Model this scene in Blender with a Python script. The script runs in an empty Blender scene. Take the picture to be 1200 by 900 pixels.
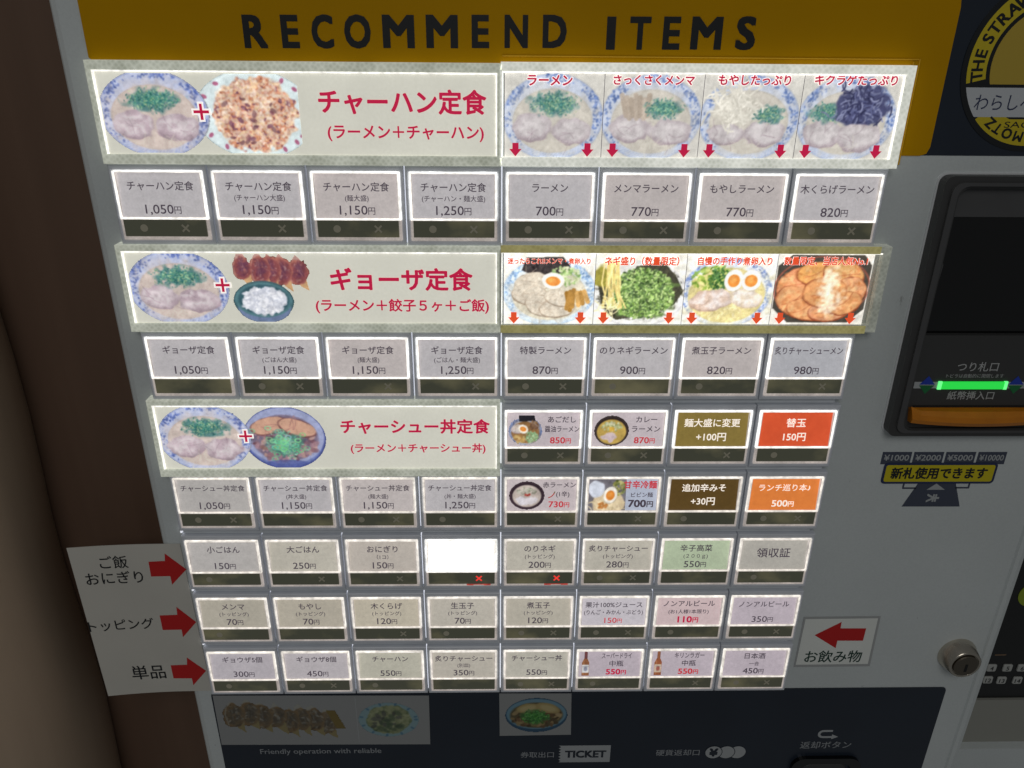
import bpy, math, random
import numpy as np
from mathutils import Matrix, Vector

# ------------------------------------------------------------------ camera, world, lights
sc = bpy.context.scene
Z0 = 1.20                                    # height of the top row of the button grid above the floor (m)
F_PX, TILT, YAW, ROLL = 900.0, 0.415374, 0.021899, 0.009327
CAM = (0.167693, -0.361894, 0.013242)        # metres, relative to the button grid origin
ct, st = math.cos(TILT), math.sin(TILT); cy_, sy_ = math.cos(YAW), math.sin(YAW)
fwd = Vector((sy_*ct, cy_*ct, -st)); rt = Vector((cy_, -sy_, 0)); up = rt.cross(fwd)
rt2 = math.cos(ROLL)*rt + math.sin(ROLL)*up; up2 = -math.sin(ROLL)*rt + math.cos(ROLL)*up
cam_d = bpy.data.cameras.new('camera'); cam = bpy.data.objects.new('camera', cam_d)
sc.collection.objects.link(cam)
cam_d.sensor_fit = 'HORIZONTAL'; cam_d.sensor_width = 36; cam_d.lens = F_PX/1200*36
cam_d.clip_start = 0.01; cam_d.clip_end = 100
cam.matrix_world = Matrix(((rt2.x, up2.x, -fwd.x, CAM[0]), (rt2.y, up2.y, -fwd.y, CAM[1]),
                           (rt2.z, up2.z, -fwd.z, CAM[2]+Z0), (0, 0, 0, 1)))
sc.camera = cam

w = bpy.data.worlds.new('World'); sc.world = w; w.use_nodes = True
w.node_tree.nodes['Background'].inputs[0].default_value = (0.95, 0.985, 1.0, 1)
w.node_tree.nodes['Background'].inputs[1].default_value = 0.082

def area(name, loc, target, size, power, col):
    d = bpy.data.lights.new(name, 'AREA'); d.shape = 'DISK'; d.size = size; d.energy = power; d.color = col
    o = bpy.data.objects.new(name, d); sc.collection.objects.link(o); o.location = loc
    o.rotation_euler = (Vector(target)-Vector(loc)).to_track_quat('-Z', 'Y').to_euler()
area('ceiling_lamp', (0.12, -1.5, Z0+1.0), (0.2, 0, Z0-0.25), 0.9, 5.8, (1.0, 0.985, 0.96))
sc.view_settings.view_transform = 'Standard'; sc.view_settings.look = 'None'
sc.view_settings.exposure = 0; sc.view_settings.gamma = 1

# ------------------------------------------------------------------ helpers (all lengths in mm)
rng = random.Random(7); nr = np.random.RandomState(11)
PANEL = 6.0                                   # depth of the machine's front face; 0 is the front of the buttons
A, B, X0, LW, LH = 45.0, 40.56, -7.69, 40.49, 31.6   # column pitch, row pitch, lens left, lens width, lens height

def U(px, py, Y=PANEL):
    """photo pixel -> (x, z) in mm on the plane at depth Y"""
    d = rt2*((px-600)/F_PX) + up2*(-(py-450)/F_PX) + fwd
    t = (Y/1000-CAM[1])/d.y
    return ((CAM[0]+t*d.x)*1000, (CAM[2]+t*d.z)*1000)

def lin(c):
    return tuple(((v/255)/12.92 if v/255 <= .04045 else ((v/255+.055)/1.055)**2.4) for v in c[:3])

WL = {}
def link(name, me, parent=None, loc=(0, 0, 0), mat=None):
    """loc: world position in mm"""
    o = bpy.data.objects.new(name, me); sc.collection.objects.link(o)
    WL[o] = Vector(loc)
    if parent is not None:
        o.parent = parent; o.location = (WL[o]-WL[parent])/1000
    else:
        o.location = (loc[0]/1000, loc[1]/1000, loc[2]/1000+Z0)
    if mat is not None and me is not None and not me.materials: me.materials.append(mat)
    return o

def thing(name, label, cat, loc, group=None):
    o = link(name, None, None, loc); tag(o, label, cat, group); return o
def tag(o, label, cat, group=None):
    o['label'] = label; o['category'] = cat
    if group: o['group'] = group
def structure(o): o['kind'] = 'structure'

class MB:
    def __init__(s): s.v = []; s.f = []
    def add(s, vs, fs):
        n = len(s.v); s.v += list(vs); s.f += [tuple(i+n for i in f) for f in fs]; return s
    def box(s, x0, x1, y0, y1, z0, z1):
        return s.add([(x0,y0,z0),(x1,y0,z0),(x1,y1,z0),(x0,y1,z0),(x0,y0,z1),(x1,y0,z1),(x1,y1,z1),(x0,y1,z1)],
                     [(0,1,5,4),(1,2,6,5),(2,3,7,6),(3,0,4,7),(4,5,6,7),(3,2,1,0)])
    def prism(s, pts, y0, y1, bev=0.0):
        """outline in x,z (counter-clockwise seen from the front), front y0, back y1; front edge eased by bev"""
        n = len(pts); cx = sum(p[0] for p in pts)/n; cz = sum(p[1] for p in pts)/n
        def inset(p):
            dx, dz = cx-p[0], cz-p[1]; l = math.hypot(dx, dz) or 1
            return (p[0]+dx/l*bev*1.3, p[1]+dz/l*bev*1.3)
        if bev > 0:
            vs = [(*inset(p),) for p in pts]
            V = [(p[0], y0, p[1]) for p in vs]+[(p[0], y0+bev, p[1]) for p in pts]+[(p[0], y1, p[1]) for p in pts]
            F = [tuple(range(n))]+[tuple(reversed(range(2*n, 3*n)))]
            for k in range(2):
                F += [(k*n+i, (k+1)*n+i, (k+1)*n+(i+1) % n, k*n+(i+1) % n) for i in range(n)]
        else:
            V = [(p[0], y0, p[1]) for p in pts]+[(p[0], y1, p[1]) for p in pts]
            F = [tuple(range(n)), tuple(reversed(range(n, 2*n)))]+[(i, n+i, n+(i+1) % n, (i+1) % n) for i in range(n)]
        return s.add(V, F)
    def flat(s, pts, y): return s.add([(p[0], y, p[1]) for p in pts], [tuple(range(len(pts)))])
    def ring(s, o, i, y0, y1, bev=0.0, yi=None):
        """rectangular frame; o, i = outlines (same point count); y0 front, y1 back"""
        n = len(o); yi = y1 if yi is None else yi
        cx = sum(p[0] for p in o)/n; cz = sum(p[1] for p in o)/n
        def ins(p, d):
            return (p[0]+(d if p[0] < cx else -d), p[1]+(d if p[1] < cz else -d))
        L = [[(p[0], y1, p[1]) for p in o], [(p[0], y0+bev, p[1]) for p in o],
             [(ins(p, bev)[0], y0, ins(p, bev)[1]) for p in o],
             [(ins(p, -bev)[0], y0, ins(p, -bev)[1]) for p in i], [(p[0], y0+bev, p[1]) for p in i], [(p[0], yi, p[1]) for p in i]]
        if bev == 0: L = [L[0], L[2], L[3], L[5]]
        V = [p for l in L for p in l]
        F = [(k*n+j, k*n+(j+1) % n, (k+1)*n+(j+1) % n, (k+1)*n+j) for k in range(len(L)-1) for j in range(n)]
        return s.add(V, F)
    def lathe(s, prof, cx, cz, n=28):
        """profile of (radius, y) turned about the y axis through (cx, cz)"""
        V = [(cx+r*math.cos(2*math.pi*k/n), y, cz+r*math.sin(2*math.pi*k/n)) for r, y in prof for k in range(n)]
        F = [(j*n+k, (j+1)*n+k, (j+1)*n+(k+1) % n, j*n+(k+1) % n) for j in range(len(prof)-1) for k in range(n)]
        F.append(tuple(range((len(prof)-1)*n, len(prof)*n)))
        return s.add(V, F)
    def mesh(s, name, smooth=False):
        me = bpy.data.meshes.new(name)
        me.from_pydata([(x/1000, y/1000, z/1000) for x, y, z in s.v], [], s.f); me.update()
        if smooth: me.polygons.foreach_set('use_smooth', [True]*len(me.polygons))
        return me
    def build(s, name, mat, parent=None, loc=(0, 0, 0), smooth=False):
        """vertices are given in world mm; the object's origin goes to loc"""
        s.v = [(x-loc[0], y-loc[1], z-loc[2]) for x, y, z in s.v]
        return link(name, s.mesh(name, smooth), parent, loc, mat)

def rect(x0, x1, z0, z1): return [(x0, z0), (x1, z0), (x1, z1), (x0, z1)]
def rrect(x0, x1, z0, z1, r, n=4):
    P = []
    for cx, cz, a0 in ((x1-r, z0+r, -90), (x1-r, z1-r, 0), (x0+r, z1-r, 90), (x0+r, z0+r, 180)):
        P += [(cx+r*math.cos(math.radians(a0+90*k/n)), cz+r*math.sin(math.radians(a0+90*k/n))) for k in range(n+1)]
    return P
def circle(cx, cz, r, n=40): return [(cx+r*math.cos(2*math.pi*k/n), cz+r*math.sin(2*math.pi*k/n)) for k in range(n)]

# ------------------------------------------------------------------ materials
MATS = {}
def M(name, col, rough=.5, metal=0.0, em=0.0, emcol=None, noise=None, coat=0.0, bump=None, spec=.5):
    m = bpy.data.materials.new(name); m.use_nodes = True; MATS[name] = m
    nt = m.node_tree; b = nt.nodes['Principled BSDF']
    b.inputs['Roughness'].default_value = rough; b.inputs['Metallic'].default_value = metal
    b.inputs['Base Color'].default_value = (*lin(col), 1); b.inputs['Coat Weight'].default_value = coat
    b.inputs['Specular IOR Level'].default_value = spec
    b.inputs['Emission Color'].default_value = (*lin(emcol or col), 1); b.inputs['Emission Strength'].default_value = em
    if noise or bump:
        tc = nt.nodes.new('ShaderNodeTexCoord'); oi = nt.nodes.new('ShaderNodeObjectInfo')
        va = nt.nodes.new('ShaderNodeVectorMath'); va.operation = 'ADD'
        nt.links.new(tc.outputs['Object'], va.inputs[0]); nt.links.new(oi.outputs['Location'], va.inputs[1])
    if noise:                                  # list of (scale, amount): brightness mottling of the material itself
        prev = None
        for scale, amt in noise:
            tx = nt.nodes.new('ShaderNodeTexNoise'); tx.inputs['Scale'].default_value = scale; tx.inputs['Detail'].default_value = 3
            nt.links.new(va.outputs[0], tx.inputs['Vector'])
            mr = nt.nodes.new('ShaderNodeMapRange'); mr.inputs[1].default_value = .3; mr.inputs[2].default_value = .7
            mr.inputs[3].default_value = 1-amt; mr.inputs[4].default_value = 1+amt
            nt.links.new(tx.outputs['Fac'], mr.inputs[0])
            if prev is None: prev = mr.outputs[0]
            else:
                mu = nt.nodes.new('ShaderNodeMath'); mu.operation = 'MULTIPLY'
                nt.links.new(prev, mu.inputs[0]); nt.links.new(mr.outputs[0], mu.inputs[1]); prev = mu.outputs[0]
        for sock, c in (('Base Color', col), ('Emission Color', emcol or col)):
            vm = nt.nodes.new('ShaderNodeVectorMath'); vm.operation = 'SCALE'; vm.inputs[0].default_value = lin(c)
            nt.links.new(prev, vm.inputs['Scale']); nt.links.new(vm.outputs[0], b.inputs[sock])
    if bump:
        scale, strength, dist = bump
        tx = nt.nodes.new('ShaderNodeTexNoise'); tx.inputs['Scale'].default_value = scale; tx.inputs['Detail'].default_value = 4
        nt.links.new(va.outputs[0], tx.inputs['Vector'])
        bp = nt.nodes.new('ShaderNodeBump'); bp.inputs['Strength'].default_value = strength; bp.inputs['Distance'].default_value = dist
        nt.links.new(tx.outputs['Fac'], bp.inputs['Height']); nt.links.new(bp.outputs[0], b.inputs['Normal'])
    return m

paint = M('grey_white_paint', (203, 209, 209), .4, noise=[(9, .05), (900, .03)], bump=(2200, .06, .0003))
def add_wear(m):
    """sparse dark scuffs and dust specks, and rubbed patches in the gloss"""
    nt = m.node_tree; b = nt.nodes['Principled BSDF']; src = b.inputs['Base Color'].links[0].from_socket
    tc = nt.nodes.new('ShaderNodeTexCoord'); mp = nt.nodes.new('ShaderNodeMapping'); mp.inputs['Scale'].default_value = (1, 1, .45); mp.inputs['Rotation'].default_value = (0, .5, 0)
    nt.links.new(tc.outputs['Object'], mp.inputs['Vector'])
    out = None
    for scale, lo, hi in ((260, .70, .76), (60, .72, .80)):
        n = nt.nodes.new('ShaderNodeTexNoise'); n.inputs['Scale'].default_value = scale; n.inputs['Detail'].default_value = 5; n.inputs['Roughness'].default_value = .7
        nt.links.new(mp.outputs[0], n.inputs['Vector']); r = nt.nodes.new('ShaderNodeMapRange'); r.inputs[1].default_value = lo; r.inputs[2].default_value = hi
        nt.links.new(n.outputs['Fac'], r.inputs[0])
        if out is None: out = r.outputs[0]
        else:
            mx = nt.nodes.new('ShaderNodeMath'); mx.operation = 'MAXIMUM'; nt.links.new(out, mx.inputs[0]); nt.links.new(r.outputs[0], mx.inputs[1]); out = mx.outputs[0]
    mi = nt.nodes.new('ShaderNodeMix'); mi.data_type = 'RGBA'; nt.links.new(src, mi.inputs[6]); mi.inputs[7].default_value = (.12, .115, .1, 1)
    sc1 = nt.nodes.new('ShaderNodeMath'); sc1.operation = 'MULTIPLY'; sc1.inputs[1].default_value = .7; nt.links.new(out, sc1.inputs[0]); nt.links.new(sc1.outputs[0], mi.inputs[0])
    nt.links.new(mi.outputs[2], b.inputs['Base Color'])
    g = nt.nodes.new('ShaderNodeTexNoise'); g.inputs['Scale'].default_value = 14; g.inputs['Detail'].default_value = 5; nt.links.new(mp.outputs[0], g.inputs['Vector'])
    r2 = nt.nodes.new('ShaderNodeMapRange'); r2.inputs[3].default_value = .25; r2.inputs[4].default_value = .55; nt.links.new(g.outputs['Fac'], r2.inputs[0]); nt.links.new(r2.outputs[0], b.inputs['Roughness'])
add_wear(paint)
bezel = M('grey_button_plastic', (198, 202, 209), .38, em=.03, noise=[(60, .05)])  # slight emission added to brighten the housings, which are no lamps
spacer_m = M('grey_spacer_plastic', (204, 209, 214), .42, em=.02, noise=[(60, .05)])  # bars get a weaker added glow, put into the material
yellow = M('yellow_film', (192, 142, 0), .26, noise=[(12, .05)], bump=(35, .12, .002), spec=.15)
navy = M('navy_film', (34, 42, 54), .32, noise=[(20, .08)])
black_ink = M('black_ink', (24, 27, 30), .4)
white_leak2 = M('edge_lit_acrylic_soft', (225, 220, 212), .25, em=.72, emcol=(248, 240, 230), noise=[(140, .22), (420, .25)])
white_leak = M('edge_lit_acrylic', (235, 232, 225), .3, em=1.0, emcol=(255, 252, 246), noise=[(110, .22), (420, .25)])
leak_strip = M('light_gap', (240, 240, 240), 0.4, em=.7, emcol=(236, 238, 248))
clear_base = M('clear_plastic_edge', (190, 182, 178), .14, em=.4, emcol=(214, 202, 194), noise=[(90, .22), (900, .12)])
sheet2 = M('bright_laminate', (232, 235, 230), .35, noise=[(30, .03)])
sheet = M('shaded_laminate', (204, 201, 192), .38, noise=[(30, .03)])  # darker white for the left sheet: its shade is put into the colour
red_ink = M('red_ink', (196, 24, 24), .5)
dkgreen_ink = M('dark_green_ink', (26, 62, 52), .5)
grey_ink = M('pale_grey_ink', (170, 174, 176), .5)
navy_ink = M('navy_ink', (38, 48, 84), .5)
sticker_yellow = M('sticker_yellow', (205, 190, 18), .35)
logo_yellow = M('emblem_yellow', (202, 182, 34), .4)
logo_white = M('emblem_white', (196, 200, 204), .4)
black_gloss = M('black_screen_glass', (6, 6, 7), .08, coat=.4)
black_pl = M('black_plastic', (60, 60, 60), .45, noise=[(60, .06)])
black_pl2 = M('dark_grey_plastic', (74, 74, 75), .5, noise=[(60, .06)])
rubber = M('black_gasket', (18, 18, 18), .6)
amber = M('amber_plastic', (200, 122, 20), .35, noise=[(80, .1)])
green_lamp = M('green_lamp', (60, 240, 90), .3, em=.62, emcol=(40, 232, 76))
blue_mark = M('blue_mark', (30, 60, 170), .5); green_mark = M('green_mark', (24, 110, 60), .5)
chrome = M('nickel', (206, 198, 184), .24, metal=1.0)
chrome_d = M('dark_nickel', (124, 116, 104), .3, metal=1.0)
paper_ink = M('backlit_ink', (60, 52, 62), .6, em=.55, emcol=(84, 74, 86))
white_ink = M('backlit_white_ink', (240, 232, 220), .5, em=.75, emcol=(250, 240, 228))
crim_ink = M('backlit_crimson_ink', (190, 30, 70), .5, em=.75, emcol=(184, 22, 66))
orange_ink = M('backlit_orange_ink', (226, 84, 48), .5, em=.75, emcol=(226, 82, 44))
price_red = M('backlit_price_red', (190, 60, 70), .5, em=.7, emcol=(196, 60, 70))
led_red = M('red_led', (255, 60, 50), .4, em=.8, emcol=(244, 60, 54))
red_base = M('red_lit_plastic', (230, 120, 110), .3, em=.34, emcol=(226, 70, 62), noise=[(180, .5)])
mark_dim = M('unlit_mark', (120, 116, 104), .5, em=.5, emcol=(92, 89, 76))
outline_white = M('backlit_outline_white', (245, 240, 235), .5, em=.8)
banner_paper = M('backlit_banner_paper', (200, 198, 184), .5, em=.78, emcol=(205, 204, 192), noise=[(22, .05), (45, .035), (700, .03)])

def window_mat():
    m = M('indicator_window', (44, 47, 34), .22); nt = m.node_tree; b = nt.nodes['Principled BSDF']
    tc = nt.nodes.new('ShaderNodeTexCoord'); oi = nt.nodes.new('ShaderNodeObjectInfo')
    va = nt.nodes.new('ShaderNodeVectorMath'); va.operation = 'MULTIPLY_ADD'; va.inputs[1].default_value = (1, 1, 1.6)
    sc_ = nt.nodes.new('ShaderNodeVectorMath'); sc_.operation = 'SCALE'; sc_.inputs['Scale'].default_value = 3.7
    nt.links.new(oi.outputs['Location'], sc_.inputs[0])
    nt.links.new(tc.outputs['Object'], va.inputs[0]); nt.links.new(sc_.outputs[0], va.inputs[2])
    tx = nt.nodes.new('ShaderNodeTexNoise'); tx.inputs['Scale'].default_value = 30; tx.inputs['Detail'].default_value = 4
    nt.links.new(va.outputs[0], tx.inputs['Vector'])
    rp = nt.nodes.new('ShaderNodeValToRGB'); e = rp.color_ramp.elements
    e[0].position = .5; e[0].color = (*lin((62, 63, 52)), 1); e[1].position = .72; e[1].color = (*lin((102, 98, 74)), 1)
    nt.links.new(tx.outputs['Fac'], rp.inputs['Fac'])
    nt.links.new(rp.outputs[0], b.inputs['Base Color']); nt.links.new(rp.outputs[0], b.inputs['Emission Color'])
    b.inputs['Emission Strength'].default_value = .62
    return m
window_m = window_mat()

def prism_mat(name, dark, bright, em):
    """ribbed prismatic acrylic, edge-lit from the lamps behind"""
    m = M(name, bright, .25); nt = m.node_tree; b = nt.nodes['Principled BSDF']
    tc = nt.nodes.new('ShaderNodeTexCoord')
    mp = nt.nodes.new('ShaderNodeMapping'); mp.inputs['Rotation'].default_value = (0, math.radians(45), 0)
    nt.links.new(tc.outputs['Object'], mp.inputs['Vector'])
    ck = nt.nodes.new('ShaderNodeTexVoronoi'); ck.inputs['Scale'].default_value = 520; ck.inputs['Randomness'].default_value = .6
    nt.links.new(mp.outputs[0], ck.inputs['Vector'])
    nz = nt.nodes.new('ShaderNodeTexNoise'); nz.inputs['Scale'].default_value = 45; nz.inputs['Detail'].default_value = 3
    nt.links.new(tc.outputs['Object'], nz.inputs['Vector'])
    ad = nt.nodes.new('ShaderNodeMath'); ad.operation = 'MULTIPLY_ADD'; ad.inputs[1].default_value = .35
    nt.links.new(ck.outputs['Distance'], ad.inputs[0]); nt.links.new(nz.outputs['Fac'], ad.inputs[2])
    rp = nt.nodes.new('ShaderNodeValToRGB'); e = rp.color_ramp.elements
    e[0].position = .4; e[0].color = (*lin(dark), 1); e[1].position = .85; e[1].color = (*lin(bright), 1)
    nt.links.new(ad.outputs[0], rp.inputs['Fac'])
    nt.links.new(rp.outputs[0], b.inputs['Base Color']); nt.links.new(rp.outputs[0], b.inputs['Emission Color'])
    b.inputs['Emission Strength'].default_value = em
    bp = nt.nodes.new('ShaderNodeBump'); bp.inputs['Strength'].default_value = .25; bp.inputs['Distance'].default_value = .0004
    nt.links.new(ck.outputs['Distance'], bp.inputs['Height']); nt.links.new(bp.outputs[0], b.inputs['Normal'])
    return m
prism_w = prism_mat('prismatic_acrylic', (148, 152, 137), (196, 199, 186), .6)
prism_b = prism_mat('bright_acrylic', (184, 187, 176), (232, 233, 224), .68)
prism_g = prism_mat('dim_acrylic', (118, 121, 112), (160, 163, 152), .45)
prism_y = prism_mat('yellowed_acrylic', (128, 121, 74), (166, 159, 106), .55)

def print_mat(name, em, rough=.5):
    m = M(name, (255, 255, 255), rough); nt = m.node_tree; b = nt.nodes['Principled BSDF']
    at = nt.nodes.new('ShaderNodeAttribute'); at.attribute_name = 'print'
    nt.links.new(at.outputs['Color'], b.inputs['Base Color']); nt.links.new(at.outputs['Color'], b.inputs['Emission Color'])
    b.inputs['Emission Strength'].default_value = em
    return m
backlit_print = print_mat('backlit_photo_print', .78)
plain_print = print_mat('photo_print', 0.0, .35)

def wood(name, c1, c2, sx, rough=.6):
    m = M(name, c1, rough); nt = m.node_tree; b = nt.nodes['Principled BSDF']
    tc = nt.nodes.new('ShaderNodeTexCoord'); mp = nt.nodes.new('ShaderNodeMapping')
    mp.inputs['Scale'].default_value = (sx, sx, sx*.06)
    nt.links.new(tc.outputs['Object'], mp.inputs['Vector'])
    nz = nt.nodes.new('ShaderNodeTexNoise'); nz.inputs['Scale'].default_value = 1; nz.inputs['Detail'].default_value = 6
    nt.links.new(mp.outputs[0], nz.inputs['Vector'])
    rp = nt.nodes.new('ShaderNodeValToRGB'); e = rp.color_ramp.elements
    e[0].position = .3; e[0].color = (*lin(c1), 1); e[1].position = .7; e[1].color = (*lin(c2), 1)
    nt.links.new(nz.outputs['Fac'], rp.inputs['Fac']); nt.links.new(rp.outputs[0], b.inputs['Base Color'])
    bp = nt.nodes.new('ShaderNodeBump'); bp.inputs['Strength'].default_value = .08; bp.inputs['Distance'].default_value = .001
    nt.links.new(nz.outputs['Fac'], bp.inputs['Height']); nt.links.new(bp.outputs[0], b.inputs['Normal'])
    return m
wall_wood = wood('brown_wood', (98, 75, 60), (106, 82, 66), 60)
post_wood = wood('tan_wood', (172, 150, 128), (180, 158, 135), 50)

# ------------------------------------------------------------------ lettering
TC = {}
_cu = bpy.data.curves.new('lettering_source', 'FONT'); _cu.size = 1; _cu.resolution_u = 3
_to = bpy.data.objects.new('lettering_source', _cu); sc.collection.objects.link(_to)
def glyphs(body, bold=0.0):
    k = (body, bold)
    if bold > 0 and k not in TC:             # heavier weight: the same outlines struck several times around their centre
        v, f = glyphs(body); n = len(v); D = [(0, 0)]+[(math.cos(a*math.pi/4+.4), math.sin(a*math.pi/4+.4)) for a in range(8)]
        if body.isascii(): D = [(i, j) for i in (-1, 0, 1) for j in (-.8, 0, .8)]
        TC[k] = (np.concatenate([v+np.array(d)*bold for d in D]), [tuple(i+j*n for i in q) for j in range(len(D)) for q in f])
    if k not in TC:
        _cu.body = body
        bpy.context.view_layer.update()
        me = bpy.data.meshes.new_from_object(_to.evaluated_get(bpy.context.evaluated_depsgraph_get()))
        v = np.zeros(len(me.vertices)*3); me.vertices.foreach_get('co', v); v = v.reshape(-1, 3)[:, :2]
        f = [tuple(p.vertices) for p in me.polygons]
        bpy.data.meshes.remove(me); TC[k] = (v, f)
    return TC[k]
class Txt:
    """collects runs of flat lettering in mm into one mesh"""
    def __init__(s): s.v = []; s.f = []; s.n = 0; s.lay = []
    def put(s, v, f, copies=1):
        s.v.append(v); s.lay.append(np.repeat(np.arange(copies), len(v)//copies)); s.f += [tuple(i+s.n for i in q) for q in f]; s.n += len(v)
    def line(s, body, cx, cz, em, width=None, bold=0.0, shear=0.0, maxw=None, rot=0.0):
        v, f = glyphs(body, bold); v = v.copy()
        x0, x1 = v[:, 0].min(), v[:, 0].max()
        v[:, 0] -= (x0+x1)/2; v[:, 1] -= .36
        sx = em
        if width: sx = width/(x1-x0)
        elif maxw and (x1-x0)*em > maxw: sx = maxw/(x1-x0)
        v[:, 0] = v[:, 0]*sx + shear*v[:, 1]*em; v[:, 1] *= em
        if rot:
            c, s_ = math.cos(rot), math.sin(rot); v = np.c_[v[:, 0]*c-v[:, 1]*s_, v[:, 0]*s_+v[:, 1]*c]
        s.put(v+np.array([cx, cz]), f, 9 if bold > 0 else 1); return s
    def price(s, digits, cx, cz, em, bold=0.0, yen=.66):
        v, f = glyphs(digits, bold); v = v.copy(); w1 = v[:, 0].max()-v[:, 0].min()
        u, g = glyphs('円', bold); u = u.copy(); w2 = (u[:, 0].max()-u[:, 0].min())*yen
        tot = (w1+w2+.05)*em; v[:, 0] -= v[:, 0].min(); u[:, 0] -= u[:, 0].min()
        v = v*em*np.array([1.1, 1.0]); w1 *= 1.1; tot += .1*w1/1.1*em; u = u*em*yen
        base = cz-.36*em
        nb = 9 if bold > 0 else 1; s.put(np.c_[v[:, 0]+cx-tot/2, v[:, 1]+base], f, nb)
        s.put(np.c_[u[:, 0]+cx-tot/2+(w1+.05)*em, u[:, 1]+base+.04*em], g, nb); return s
    def build(s, name, mat, parent, y, loc):
        v = np.concatenate(s.v); lay = np.concatenate(s.lay)*.004; me = bpy.data.meshes.new(name)
        me.from_pydata([((x-loc[0])/1000, ((y(z) if callable(y) else y)-l-loc[1])/1000, (z-loc[2])/1000) for (x, z), l in zip(v, lay)], [], s.f); me.update()
        return link(name, me, parent, loc, mat)
def pxline(t, body, x0, x1, yc, Y, bold=0.0, squash=1.0, shear=0.0):
    """a line of lettering whose ends and middle were read off the photograph, on the plane at depth Y"""
    a, b = U(x0, yc, Y), U(x1, yc, Y); v, _ = glyphs(body, bold); wd = b[0]-a[0]
    em = wd/(v[:, 0].max()-v[:, 0].min())*squash
    t.line(body, (a[0]+b[0])/2, (a[1]+b[1])/2, em, width=wd, bold=bold, shear=shear); return t

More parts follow.
